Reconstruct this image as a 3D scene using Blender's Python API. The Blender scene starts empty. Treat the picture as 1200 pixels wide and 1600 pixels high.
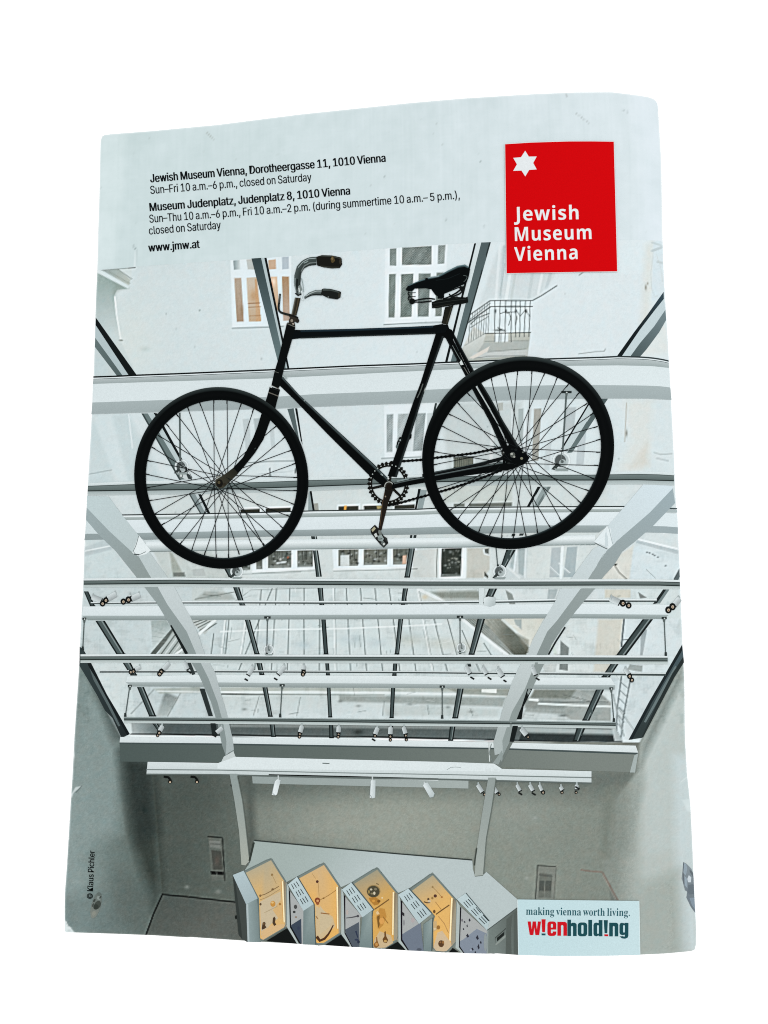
import bpy, math, random
import numpy as np
from mathutils.geometry import tessellate_polygon
from mathutils import Vector, Matrix

random.seed(4); RNG = np.random.default_rng(11)
SC = bpy.context.scene
COL = SC.collection

# ------------------------------------------------------------------ camera
# pose of the camera over the catalogue (metres, page frame: x right, y down, z into the page)
F_PX = 1500.0
WV = np.array([-0.15291382, 0.18027535, -0.01422142]); TV = np.array([-0.11059225, -0.14834963, 0.37809561])
PAGE_W, PAGE_H, X_BEND, C_BEND, THICK = 0.2119, 0.297, 0.14655, 3.0879, 0.0185
def rodrigues(w):
    t = np.linalg.norm(w); k = w / t
    K = np.array([[0, -k[2], k[1]], [k[2], 0, -k[0]], [-k[1], k[0], 0]])
    return np.eye(3) + math.sin(t) * K + (1 - math.cos(t)) * K @ K
ROT = rodrigues(WV); CAM = -ROT.T @ TV
FLIP = np.diag([1.0, -1.0, -1.0])
cam_d = bpy.data.cameras.new('camera'); cam = bpy.data.objects.new('camera', cam_d); COL.objects.link(cam)
cam_d.sensor_fit = 'VERTICAL'; cam_d.sensor_height = 36.0; cam_d.lens = F_PX / 1600.0 * 36.0
cam_d.clip_start = 0.01; cam_d.clip_end = 50.0
m = Matrix.Identity(4)
ax = [FLIP @ ROT[0], -(FLIP @ ROT[1]), -(FLIP @ ROT[2])]
loc = FLIP @ CAM + np.array([0, 0, THICK])
for i in range(3):
    for j in range(3): m[j][i] = ax[i][j]
    m[i][3] = loc[i]
cam.matrix_world = m
SC.camera = cam

# ------------------------------------------------------------------ light
world = bpy.data.worlds.new('World'); SC.world = world; world.use_nodes = True
bg = world.node_tree.nodes['Background']; bg.inputs[0].default_value = (1.0, 1.0, 1.0, 1); bg.inputs[1].default_value = 1.33
def softbox(name, pos, target, sx, sy, watts):
    l = bpy.data.lights.new(name, 'AREA'); l.shape = 'RECTANGLE'; l.size = sx; l.size_y = sy; l.energy = watts
    l.color = (0.97, 0.99, 1.0)
    o = bpy.data.objects.new(name, l); COL.objects.link(o); o.location = pos
    o.rotation_euler = (Vector(target) - Vector(pos)).to_track_quat('-Z', 'Y').to_euler()
softbox('window_light', (1.05, -0.10, 0.95), (0.15, -0.15, 0.0), 0.55, 1.3, 4.5)
SC.view_settings.view_transform = 'Standard'; SC.view_settings.look = 'None'
SC.view_settings.exposure = 0.0; SC.view_settings.gamma = 1.0; SC.view_settings.use_curve_mapping = False
try:
    SC.cycles.max_bounces = 6; SC.cycles.use_denoising = False; SC.cycles.filter_width = 1.05
except Exception: pass
ALB = 0.675            # printed albedo that shows as the wanted tone under this light

# ------------------------------------------------------------------ the bent cover surface
def bend(x): return C_BEND * np.clip(x - X_BEND, 0, None) ** 2
def page(px, py):
    """point of the photograph -> (x, y) on the cover, by intersecting its view ray with the bent cover"""
    px = np.asarray(px, float); py = np.asarray(py, float)
    d = np.stack([(px - 600) / F_PX, (py - 800) / F_PX, np.ones_like(px)], -1) @ ROT
    z = np.zeros_like(px)
    for _ in range(14):
        t = (z - CAM[2]) / d[..., 2]
        x = CAM[0] + t * d[..., 0]; y = CAM[1] + t * d[..., 1]
        z = bend(np.clip(x, -1, PAGE_W + .004))
    return x, y, z
def surf(px, py, lift):
    x, y, z = page(px, py)
    s = 2 * C_BEND * np.clip(x - X_BEND, 0, None); n = 1 / np.sqrt(1 + s * s)
    return np.stack([x + lift * s * n, -y, THICK - z + lift * n], -1)

# ------------------------------------------------------------------ materials
INK_IN, INK_OUT = (0, 14, 60, 110, 150, 190, 206, 222, 255), (0, 9, 49, 100, 144, 189, 208, 228, 255)     # tone curve of the printing
def lin(c):
    c = np.asarray(c, float); lum = np.maximum((c * (.25, .6, .15)).sum(-1, keepdims=True), 1.0)
    sat = np.ptp(c, axis=-1, keepdims=True); c = lum + (c - lum) * np.where(sat < 70, np.where(lum < 185, 1.0, .9), 1.0)      # greys of the print are nearly neutral
    c = np.clip(np.where(sat < 110, c * np.interp(lum, INK_IN, INK_OUT) / lum, c), 0, 255) / 255.0
    return np.where(c <= .04045, c / 12.92, ((c + .055) / 1.055) ** 2.4)
def ink_material(name, grain, scale, rough, spec):
    mt = bpy.data.materials.new(name); mt.use_nodes = True
    nt = mt.node_tree; N = nt.nodes; L = nt.links; b = N['Principled BSDF']
    at = N.new('ShaderNodeVertexColor'); at.layer_name = 'Ink'
    tc = N.new('ShaderNodeTexCoord'); nz = N.new('ShaderNodeTexNoise'); nz.inputs['Scale'].default_value = scale
    nz.inputs['Detail'].default_value = 3.0; nz.inputs['Roughness'].default_value = 0.75
    mr = N.new('ShaderNodeMapRange'); mr.inputs[1].default_value = 0.25; mr.inputs[2].default_value = 0.75
    mr.inputs[3].default_value = 1 - grain; mr.inputs[4].default_value = 1 + grain
    mx = N.new('ShaderNodeVectorMath'); mx.operation = 'SCALE'
    L.new(tc.outputs['Object'], nz.inputs['Vector']); L.new(nz.outputs[0], mr.inputs[0])
    L.new(at.outputs['Color'], mx.inputs[0]); L.new(mr.outputs[0], mx.inputs['Scale'])
    L.new(mx.outputs[0], b.inputs['Base Color'])
    nr = N.new('ShaderNodeTexNoise'); nr.inputs['Scale'].default_value = 60; nr.inputs['Detail'].default_value = 4
    L.new(tc.outputs['Object'], nr.inputs['Vector'])
    rr = N.new('ShaderNodeMapRange'); rr.inputs[3].default_value = rough - .08; rr.inputs[4].default_value = rough + .08
    L.new(nr.outputs[0], rr.inputs[0]); L.new(rr.outputs[0], b.inputs['Roughness'])
    b.inputs['Specular IOR Level'].default_value = spec
    bp = N.new('ShaderNodeBump'); bp.inputs['Strength'].default_value = 0.06; bp.inputs['Distance'].default_value = 0.0004
    n2 = N.new('ShaderNodeTexNoise'); n2.inputs['Scale'].default_value = 220; n2.inputs['Detail'].default_value = 3
    L.new(tc.outputs['Object'], n2.inputs['Vector']); L.new(n2.outputs[0], bp.inputs['Height']); L.new(bp.outputs[0], b.inputs['Normal'])
    return mt
M_PAPER = ink_material('coated_paper', .012, 900, .42, .06)
M_PHOTO = ink_material('printed_photo_ink', .02, 2600, .45, .03)
M_INK = ink_material('printed_ink', .10, 2600, .5, .015)
def plain(name, col, rough=.7, stripes=False, spec=.2):
    mt = bpy.data.materials.new(name); mt.use_nodes = True
    nt = mt.node_tree; N = nt.nodes; L = nt.links; b = N['Principled BSDF']
    tc = N.new('ShaderNodeTexCoord'); nz = N.new('ShaderNodeTexNoise'); nz.inputs['Detail'].default_value = 5
    mp = N.new('ShaderNodeMapping'); mp.inputs['Scale'].default_value = (3, 3, 2500) if stripes else (40, 40, 40)
    nz.inputs['Scale'].default_value = 1.0
    rp = N.new('ShaderNodeValToRGB')
    k = .72 if stripes else .985
    rp.color_ramp.elements[0].position = .3; rp.color_ramp.elements[1].position = .7
    rp.color_ramp.elements[0].color = (col[0] * k, col[1] * k, col[2] * k, 1); rp.color_ramp.elements[1].color = (*col, 1)
    L.new(tc.outputs['Object'], mp.inputs[0]); L.new(mp.outputs[0], nz.inputs['Vector']); L.new(nz.outputs[0], rp.inputs[0])
    L.new(rp.outputs[0], b.inputs['Base Color']); b.inputs['Roughness'].default_value = rough
    b.inputs['Specular IOR Level'].default_value = spec
    return mt
M_PAGES = plain('page_edges', (.80, .79, .76), .8, True)
M_TABLE = plain('white_matte_board', (.93, .93, .93), .9, False, .05)

# ------------------------------------------------------------------ mesh helpers
def mesh_obj(name, V, Fc, mat, parent=None, colors=None, smooth=False):
    me = bpy.data.meshes.new(name)
    me.from_pydata([tuple(v) for v in V], [], Fc)
    if colors is not None:
        a = me.color_attributes.new('Ink', 'FLOAT_COLOR', 'POINT')
        a.data.foreach_set('color', np.c_[np.asarray(colors), np.ones(len(V))].astype(np.float32).ravel())
    me.materials.append(mat)
    if smooth: me.polygons.foreach_set('use_smooth', [True] * len(me.polygons))
    o = bpy.data.objects.new(name, me); COL.objects.link(o)
    if parent: o.parent = parent
    return o
def grid_obj(name, P, mat, parent, colors):
    h, w = P.shape[:2]; idx = np.arange(h * w).reshape(h, w)
    q = np.stack([idx[1:, :-1], idx[1:, 1:], idx[:-1, 1:], idx[:-1, :-1]], -1).reshape(-1, 4)
    me = bpy.data.meshes.new(name); nf = len(q)
    me.vertices.add(h * w); me.vertices.foreach_set('co', P.astype(np.float32).ravel())
    me.loops.add(nf * 4); me.loops.foreach_set('vertex_index', q.astype(np.int32).ravel())
    me.polygons.add(nf); me.polygons.foreach_set('loop_start', np.arange(0, nf * 4, 4, dtype=np.int32))
    me.polygons.foreach_set('loop_total', np.full(nf, 4, dtype=np.int32))
    me.update(calc_edges=True); me.validate()
    a = me.color_attributes.new('Ink', 'FLOAT_COLOR', 'POINT')
    a.data.foreach_set('color', np.concatenate([colors, np.ones((h, w, 1))], -1).astype(np.float32).ravel())
    me.polygons.foreach_set('use_smooth', np.ones(nf, dtype=bool))
    me.materials.append(mat)
    o = bpy.data.objects.new(name, me); COL.objects.link(o); o.parent = parent
    return o

# ------------------------------------------------------------------ the catalogue as a thing
cat = bpy.data.objects.new('museum_catalogue', None); COL.objects.link(cat)
cat['label'] = 'museum catalogue lying back cover up, printed with a hanging bicycle and red logo panel'
cat['category'] = 'magazine'
# the white surface it lies on
tb = mesh_obj('white_surface', [(-3, -3, 0), (3, -3, 0), (3, 3, 0), (-3, 3, 0)], [(0, 1, 2, 3)], M_TABLE)
tb['kind'] = 'structure'

# traced outline of the cover
E_TOP = [(159.5, 213), (164, 210.5), (180, 209), (234, 205), (341, 195), (467, 179), (640, 161), (721, 154), (833, 147), (900, 144.3), (955, 144), (973, 146), (1000, 149.5), (1012, 151.5), (1020, 154), (1024.5, 157.5)]
E_BOT = [(101.5, 1455), (104, 1457), (117, 1457), (180, 1459), (240, 1461.3), (293, 1464.5), (298, 1464), (400, 1471), (473, 1475), (553, 1479), (566, 1480.3), (640, 1485), (690, 1488), (740, 1489), (760, 1490), (777, 1489.6), (808, 1492), (868, 1493.5), (945, 1493), (1001, 1491.5), (1040, 1489.7), (1062, 1487.7), (1080, 1486), (1085.5, 1483.5)]
E_LEFT = [(159.5, 213), (157, 220), (155.3, 307), (153.5, 360), (152.4, 408), (151.2, 440), (149.5, 480), (147, 570), (142.3, 670), (136, 782), (132, 850), (130.3, 910), (126, 985), (124, 1035), (120, 1097), (116, 1157), (113, 1217), (110.3, 1257), (107.2, 1310), (104.8, 1350), (101.7, 1392), (101, 1420), (101, 1440), (101.5, 1455)]
E_RIGHT = [(1024.5, 157.5), (1027.5, 163), (1028.6, 175), (1030, 200), (1033, 250), (1035, 370), (1036.5, 420), (1040, 480), (1044, 545), (1049, 640), (1052.5, 707), (1055, 770), (1059, 832), (1061.5, 880), (1063, 925), (1066, 1005), (1069, 1060), (1070, 1130), (1070.5, 1160), (1073, 1206), (1076.5, 1240), (1078.5, 1258), (1081.5, 1318), (1083.5, 1370), (1086, 1421), (1087.8, 1455), (1087.4, 1476), (1085.5, 1483.5)]
E_PIC = [(152, 421.5), (207, 417), (300, 410.5), (417, 403), (500, 396), (607, 388), (697, 381.7), (765, 378.6), (850, 375.6), (964, 374.5), (1010, 375), (1030, 376.6), (1035.2, 378)]
def resample(pts, n):
    p = np.array(pts, float); s = np.r_[0, np.cumsum(np.hypot(*np.diff(p, axis=0).T))]
    q = np.linspace(0, s[-1], n)
    return np.c_[np.interp(q, s, p[:, 0]), np.interp(q, s, p[:, 1])]
def coons(top, bot, left, right, nu, nv):
    T, B, Lf, R = resample(top, nu), resample(bot, nu), resample(left, nv), resample(right, nv)
    u = np.linspace(0, 1, nu)[None, :, None]; v = np.linspace(0, 1, nv)[:, None, None]
    return (1 - v) * T[None] + v * B[None] + (1 - u) * Lf[:, None] + u * R[:, None] - \
        ((1 - u) * (1 - v) * T[0] + u * (1 - v) * T[-1] + (1 - u) * v * B[0] + u * v * B[-1])

# ------------------------------------------------------------------ soft printing on a dense grid
def box(a, r):
    for ax_ in (0, 1):
        c = np.cumsum(np.pad(a, [(r + 1, r) if i == ax_ else (0, 0) for i in range(2)], mode='edge'), axis=ax_)
        n = a.shape[ax_]
        a = (np.take(c, range(2 * r + 1, 2 * r + 1 + n), axis=ax_) - np.take(c, range(0, n), axis=ax_)) / (2 * r + 1)
    return a
def unit(a): return (a - a.mean()) / (a.std() + 1e-9)
class Sheet:
    def __init__(s, G, base):
        s.X, s.Y = G[..., 0], G[..., 1]; s.C = np.empty(G.shape[:2] + (3,)); s.C[:] = base
    def sel(s, x0, y0, x1, y1):
        return np.nonzero((s.X > x0) & (s.X < x1) & (s.Y > y0) & (s.Y < y1))
    def blend(s, ii, a, col):
        if len(ii[0]) == 0: return
        c = col(s.X[ii], s.Y[ii]) if callable(col) else np.asarray(col, float)
        s.C[ii] += (c - s.C[ii]) * a[:, None]
    def poly(s, pts, col, alpha=1.0, soft=1.5):
        p = np.array(pts, float); r = soft
        ii = s.sel(p[:, 0].min() - r, p[:, 1].min() - r, p[:, 0].max() + r, p[:, 1].max() + r)
        x, y = s.X[ii], s.Y[ii]; inside = np.zeros(len(x), bool); d2 = np.full(len(x), 1e9)
        for (ax_, ay), (bx, by) in zip(p, np.roll(p, -1, 0)):
            cr = ((ay > y) != (by > y)); 
            with np.errstate(divide='ignore', invalid='ignore'):
                inside ^= cr & (x < (bx - ax_) * (y - ay) / (by - ay) + ax_)
            dx, dy = bx - ax_, by - ay; t = np.clip(((x - ax_) * dx + (y - ay) * dy) / (dx * dx + dy * dy + 1e-9), 0, 1)
            d2 = np.minimum(d2, (x - ax_ - t * dx) ** 2 + (y - ay - t * dy) ** 2)
        sd = np.where(inside, -1, 1) * np.sqrt(d2)
        s.blend(ii, alpha * np.clip(.5 - sd / soft, 0, 1), col)
    def line(s, pts, w, col, alpha=1.0, soft=1.3):
        p = np.array(pts, float); r = w / 2 + soft
        ii = s.sel(p[:, 0].min() - r, p[:, 1].min() - r, p[:, 0].max() + r, p[:, 1].max() + r)
        x, y = s.X[ii], s.Y[ii]; d2 = np.full(len(x), 1e9)
        for (ax_, ay), (bx, by) in zip(p[:-1], p[1:]):
            dx, dy = bx - ax_, by - ay; t = np.clip(((x - ax_) * dx + (y - ay) * dy) / (dx * dx + dy * dy + 1e-9), 0, 1)
            d2 = np.minimum(d2, (x - ax_ - t * dx) ** 2 + (y - ay - t * dy) ** 2)
        s.blend(ii, alpha * np.clip(.5 - (np.sqrt(d2) - w / 2) / soft, 0, 1), col)
    def spot(s, x, y, rx, ry, col, alpha=1.0, ang=0.0):
        r = max(rx, ry) * 2.6; ii = s.sel(x - r, y - r, x + r, y + r)
        ca, sa = math.cos(ang), math.sin(ang); dx, dy = s.X[ii] - x, s.Y[ii] - y
        u, v = (dx * ca + dy * sa) / rx, (-dx * sa + dy * ca) / ry
        s.blend(ii, alpha * np.exp(-(u * u + v * v)), col)
def grad(p0, c0, p1, c1):
    p0, p1, c0, c1 = (np.asarray(q, float) for q in (p0, p1, c0, c1)); d = p1 - p0
    def f(x, y):
        t = np.clip(((np.asarray(x) - p0[0]) * d[0] + (np.asarray(y) - p0[1]) * d[1]) / (d @ d), 0, 1)
        return c0 + (c1 - c0) * t[..., None]
    return f
def Z(ox, oy, k, pts): return [(ox + x / k, oy + y / k) for x, y in pts]

# ---------------- white card of the cover
PAPER = (203, 219, 221)
G = coons(E_TOP, E_BOT, E_LEFT, E_RIGHT, 330, 440)
S = Sheet(G, PAPER)
S.C[:] = grad((160, 300), (200, 218, 219), (1000, 240), (209, 222, 226))(S.X, S.Y)  # paper colour brightens rightwards: light on the bulge painted in
S.poly([(158, 212), (197, 206), (196, 260), (178, 420), (150, 424)], (209, 225, 226), .8, 14)  # left strip: light caught by the bending edge, painted into the paper
S.poly([(985, 140), (1040, 150), (1045, 390), (1000, 390), (1003, 250)], (216, 228, 234), .7, 26)  # sheen of the spine roll painted into the paper colour
nzp = unit(box(RNG.normal(size=S.X.shape), 9)) * 1.1 + unit(box(RNG.normal(size=S.X.shape), 2)) * .9
nzp = nzp + unit(RNG.normal(size=(1, S.X.shape[1])).repeat(S.X.shape[0], 0) + .8 * box(RNG.normal(size=S.X.shape), 3) * 7) * .8
S.C += nzp[..., None] * np.array([1.0, .8, .9])
for _ in range(45):
    x, y = RNG.uniform(165, 1020), RNG.uniform(160, 400)
    S.spot(x, y, RNG.uniform(.7, 1.2), RNG.uniform(.7, 1.4), (172, 184, 181), RNG.uniform(.15, .5))
for x, y in ((600.5, 276.5), (751, 252.5), (974, 172.5), (979.8, 175), (156.5, 293.5), (757, 354), (697, 343), (345, 437)):
    S.spot(x, y, 1.2, 1.5, (140, 154, 152), .6)
S.line([(322, 206), (328, 212), (336, 219)], .8, (160, 168, 160), .7)
S.line([(884, 145), (886, 151)], .9, (170, 178, 178), .7); S.line([(899, 176), (908, 183), (920, 192)], 1.2, (172, 182, 182), .8)
S.line([(208.5, 384), (213, 390.5)], 1.5, (130, 145, 146), .8); S.line([(212.2, 392), (210.6, 417)], 1.5, (222, 233, 234), .9)
S.line([(213.8, 392), (212.2, 416)], 1.0, (180, 196, 196), .6)
for pts, w in ((E_LEFT, 1.8), (E_RIGHT[2:], 2.2), (E_TOP, 1.6)):
    S.line(pts, w, (232, 240, 241), .75, 2.2)
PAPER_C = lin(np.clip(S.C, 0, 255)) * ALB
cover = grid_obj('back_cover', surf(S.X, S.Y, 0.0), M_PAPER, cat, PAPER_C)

# ---------------- body under the cover: page block, spine, front cover
top_s = resample(E_TOP, 60); bot_s = resample(E_BOT, 60)
Pt, Pb = surf(top_s[:, 0], top_s[:, 1], -3e-4), surf(bot_s[:, 0], bot_s[:, 1], -3e-4)
ins = .0012
V = []; Fc = []
for i in range(60):
    u = i / 59; xin = ins * (1 - 2 * u)
    a = Pt[i] + (xin, -ins, 0); b = Pb[i] + (xin, ins, 0)
    V += [tuple(a), tuple(b), (a[0], a[1], .0006), (b[0], b[1], .0006)]
for i in range(59):
    k = 4 * i; n = k + 4
    Fc += [(k, k + 1, n + 1, n), (k + 2, n + 2, n + 3, k + 3), (k, n, n + 2, k + 2), (k + 1, k + 3, n + 3, n + 1)]
Fc += [(0, 2, 3, 1), (236, 237, 239, 238)]
mesh_obj('page_block', V, Fc, M_PAGES, cat)
xr0, xr1 = Pt[-1], Pb[-1]
prof = []
for k in range(9):
    t = k / 8
    prof.append((.0007 * math.sin(t * math.pi * .5) - .0003, (1 - t)))
V = []; Fc = []; nR = 40
R_s = resample(E_RIGHT, nR); PR = surf(R_s[:, 0], R_s[:, 1], -1e-4)
for i in range(nR):
    for dx, fz in prof: V.append((PR[i][0] + dx, PR[i][1], .0002 + (PR[i][2] - .0004) * fz))
for i in range(nR - 1):
    for k in range(8): Fc.append((i * 9 + k, i * 9 + k + 1, (i + 1) * 9 + k + 1, (i + 1) * 9 + k))
mesh_obj('spine', V, Fc, M_PAPER, cat, np.tile(lin((205, 220, 224)) * ALB, (len(V), 1)), True)
c4 = [Pt[0], Pt[-1], Pb[-1], Pb[0]]
V = [(p[0], p[1], z) for z in (.0001, .0005) for p in c4]
mesh_obj('front_cover', V, [(3, 2, 1, 0), (4, 5, 6, 7), (0, 1, 5, 4), (1, 2, 6, 5), (2, 3, 7, 6), (3, 0, 4, 7)], M_PAPER, cat, np.tile(lin((205, 220, 224)) * ALB, (8, 1)))

# ------------------------------------------------------------------ the printed photograph (soft base)
L_pic = [(152, 421.5)] + [p for p in E_LEFT if p[1] > 425]
R_pic = [(1035.2, 378)] + [p for p in E_RIGHT if p[1] > 400]
G = coons(E_PIC, E_BOT, L_pic, R_pic, 610, 720)
S = Sheet(G, (211, 223, 225)); P, LN, SP = S.poly, S.line, S.spot
WHT, PANE, PANED = (220, 232, 235), (186, 200, 203), (128, 142, 138)
# courtyard facade in broad tones
S.C[:] = grad((150, 430), (203, 217, 218), (600, 470), (212, 225, 228))(S.X, S.Y)
P([(140, 640), (1060, 610), (1060, 760), (130, 770)], (208, 221, 223), 1, 20)
P([(130, 765), (1060, 745), (1064, 905), (128, 905)], (206, 218, 219), 1, 10)
P([(128, 900), (1064, 900), (1072, 1160), (110, 1160)], (204, 217, 217), 1, 10)
# left cornice
P([(149, 424), (201, 451), (183, 453), (178, 463), (181, 486), (185, 512), (188, 531), (213, 586), (148, 590)], grad((165, 440), (158, 178, 174), (168, 525), (196, 212, 214)), 1, 1.6)
P([(178, 425), (185, 440), (200, 450), (188, 452), (181, 457), (178, 470)], (150, 168, 162), .6, 8)
P([(158, 422), (183, 419.5), (204, 437), (201, 447)], grad((165, 424), (166, 180, 178), (200, 440), (186, 197, 190)))
LN([(170, 424), (203, 443)], 1.2, (160, 172, 165), .8)
P([(152, 421.5), (160, 423), (202, 446.5), (200.5, 451.5), (152, 426)], (206, 221, 222))
P([(183, 420), (206, 418), (205, 433)], (205, 217, 216)); LN([(183, 420), (206, 436)], 1, (140, 152, 145))
LN([(201, 419), (211, 418.2)], 1.6, (110, 122, 120)); LN([(160, 422), (200, 419)], 1.0, (160, 172, 170))
LN([(179.5, 464), (182, 490), (188.5, 530)], 2.4, (228, 238, 239)); LN([(187, 531.5), (191, 532)], 2, (120, 132, 128))
SP(226, 545, 7, 4, (185, 200, 198), .6); SP(312, 485, 1.2, 1.5, (150, 165, 163), .8)
SP(205, 530, 40, 60, (215, 222, 214), .35)
# left window of the facade
def panes(frame, fcol, quads, sill=None):
    if frame: P(frame, fcol, 1, 2)
    for q, c in quads: P(q, c, 1, 1.5)
    if sill: LN(sill, 1.4, (148, 162, 163), .9)
BRN = (192, 172, 148)
panes([(360, 406), (455, 399), (455, 508), (363, 512)], WHT, [
    ([(364.5, 407), (374.5, 406), (376, 421), (365.5, 421.5)], grad((365, 412), (160, 174, 176), (375, 412), (206, 218, 219))),
    ([(385, 405.5), (398, 404), (398, 421), (387, 421)], (196, 203, 200)),
    ([(366, 434.5), (377, 434), (381, 502.5), (370, 503)], grad((370, 440), (190, 178, 162), (376, 500), (178, 160, 140))),
    ([(385, 434), (402, 433), (408, 502), (389, 502.5)], grad((393, 436), (208, 198, 180), (398, 500), (200, 180, 154))),
    ([(419, 406.5), (431, 405), (431.5, 420.5), (420, 421)], (206, 186, 164)), ([(440.5, 401.5), (451, 401), (451.5, 420), (441, 421)], (188, 202, 209)),
    ([(423, 432.5), (433, 432), (436, 480), (432, 490)], (216, 194, 168)), ([(440.5, 432), (451.5, 432), (453, 501), (442.5, 501.5)], grad((445, 440), (184, 160, 132), (447, 500), (198, 184, 172))),
    ([(398, 436), (401, 436), (408, 502), (400, 502)], (206, 178, 146))], [(363, 513), (402, 511.6), (443, 510)])
LN([(388, 474), (406, 473)], 1.2, (150, 112, 78), .8); LN([(388, 480), (407, 479)], 1, (165, 128, 92), .7); LN([(390, 494), (407, 493)], 1, (175, 140, 104), .7)
SP(427, 440, 4, 6, (244, 226, 206), .9); SP(424, 446, 2, 5, (228, 140, 90), .8); SP(396, 462, 6, 9, (196, 152, 106), .5); SP(378, 485, 3, 9, (165, 140, 110), .5)
# middle window with textured panes
TX = lambda c, d=12: (lambda x, y: np.asarray(c, float) + (d * np.sign(np.sin(x * 1.55) * np.sin(y * 1.75)))[..., None] * .5 + (6 * np.sin(x * .35 + y * .2))[..., None])
panes([(602, 384), (700, 378), (692, 505), (601, 506)], (221, 232, 235), [
    ([(609, 388.5), (619.5, 388), (619, 415), (609, 415)], TX((148, 162, 160))), ([(628.5, 386.5), (674.5, 384.5), (674, 413.5), (628, 414)], TX((134, 146, 143), 18)),
    ([(684.5, 383.5), (696, 383), (694, 412), (684, 412.5)], TX((158, 170, 168))), ([(608, 428.5), (618.5, 428), (616.5, 496), (607, 496)], TX((142, 156, 152))),
    ([(627, 428.3), (646, 427.5), (643, 495), (625.5, 495.5)], TX((134, 148, 144), 16)), ([(654, 427.5), (673, 427), (669.5, 494.5), (652.5, 495)], TX((140, 153, 150))),
    ([(682, 426), (693, 425.5), (690, 494), (680, 494.5)], TX((150, 162, 158)))], [(600, 507.2), (660, 504.6), (692, 503.2)])
# window to the right of the post, balcony, doors behind the balcony
P([(776, 395), (790, 380), (792, 428), (868, 425), (862, 445), (832, 470), (766, 470), (740, 500)], (204, 216, 218), 1, 6)
for x, w, c in ((779, 4, (218, 228, 230)), (786, 4, (190, 205, 208)), (795, 5, (222, 232, 233)), (803, 4, (196, 208, 208)), (830, 5, (194, 208, 210)), (845, 4, (220, 230, 232)), (858, 5, (192, 206, 209))):
    LN([(x + 2, 428 if x > 790 else 385), (x - 4, 466 - max(0, x - 832) * .6)], w, c, .75)
LN([(789, 412), (781, 462)], 1, (176, 190, 190), .7)
P([(871, 430), (1010, 427), (1006, 555), (822, 560), (830, 480)], (211, 223, 226), 1, 6)
P([(740, 510), (758, 521), (829, 520), (824, 558), (800, 560), (725, 566), (716, 556)], grad((750, 520), (205, 212, 208), (770, 556), (182, 190, 184)), 1, 2)
P([(760, 520), (828, 519), (826, 532), (755, 536)], (186, 192, 184), .9); P([(756, 536), (826, 533), (825, 543), (745, 552)], (178, 186, 182), .9)
P([(740, 551), (825, 546), (824, 556), (735, 560)], (196, 204, 202), .9)
P([(733, 559), (765, 541), (762, 549), (740, 561)], (214, 212, 204), .9)
for a, b in (((741, 560), (760, 557)), ((762, 550), (822, 545)), ((758, 534), (826, 532.5)), ((760, 556.5), (820, 555))): LN([a, b], 1, (140, 148, 146), .7)
P([(772, 521), (794, 520.5), (794, 534), (773, 534.5)], (214, 226, 228)); LN([(783, 521), (783, 534)], 1.2, (150, 158, 156))
IRON = (92, 102, 102)
LN([(731, 494), (766, 469.7), (832, 469.6), (846, 462), (870, 446.5)], 1.5, (120, 130, 130)); LN([(730, 505), (767, 479), (832, 479)], 1.6, IRON)
LN([(733, 500), (766, 474)], .9, IRON, .7); LN([(758, 521), (829, 519.6)], 1.2, IRON, .9); LN([(726, 540), (758, 521)], .9, (150, 160, 158), .6)
for x0, x1 in ((773, 773), (781.5, 780), (790, 789), (799, 798.5), (806, 805.5), (813, 812), (821, 819), (828.5, 826.5)): LN([(x0, 470), (x1, 520 + (14 if x0 < 800 else 6))], 1.1, IRON, .85)
for i in range(9):
    t = i / 9; x = 765 - 34 * t; LN([(x, 471 + 24 * t), (x - 2.5, 520 + 16 * t)], 1.0, (110, 120, 118), .7)
LN([(736, 506), (745, 497), (764, 490)], 1.4, (80, 90, 88), .7); LN([(735, 512), (764, 494)], 1, (90, 100, 98), .6)
for cx in (790, 800): LN([(cx - 8, 490), (cx - 3, 488), (cx + 5, 488), (cx + 8, 497), (cx + 5, 508)], 1.1, IRON, .75)
LN([(806, 484), (813, 494), (821, 484), (828, 495)], 1, IRON, .7); SP(780, 516, 7, 1.6, (80, 90, 88), .8); LN([(778, 512), (790, 518)], 1.3, IRON)
for x in (774, 790.5, 806, 822): SP(x, 486, 1.6, 3, (70, 80, 80), .8)
# stained strip and stucco at the right
P([(1008, 383), (1021, 376), (1019, 450), (1014, 500), (1003, 545), (999, 545), (1003, 470)], (211, 217, 212), .7, 12)
P([(1002, 500), (1016, 490), (1046, 512), (1046, 556), (996, 556)], (214, 219, 214), .6, 14)
P([(1021, 376), (1040, 378), (1040, 452), (1028, 470), (1018, 470)], (206, 221, 226), .9, 3)
LN([(1019, 379), (1034, 384)], 3, (194, 208, 210), .7); LN([(1019, 392), (1036, 386)], 4, (190, 204, 207), .8); LN([(1028, 409), (1036, 411)], 4, (196, 209, 211), .8)
LN([(1021, 395), (1017, 425), (1018, 450), (1023, 464), (1028, 462)], 1, (196, 207, 207), .6); LN([(1026, 398), (1033, 420), (1035, 440)], 1, (200, 211, 211), .6)
SP(1009, 449, 1.5, 4, (150, 150, 140), .8); SP(1012, 443, 1.2, 2, (160, 158, 148), .7); LN([(904, 553), (930, 549.5), (944, 549), (946, 545)], 1.4, (160, 170, 170), .7)
LN([(905, 430), (913, 424)], 1.5, (140, 148, 145), .7)
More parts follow.
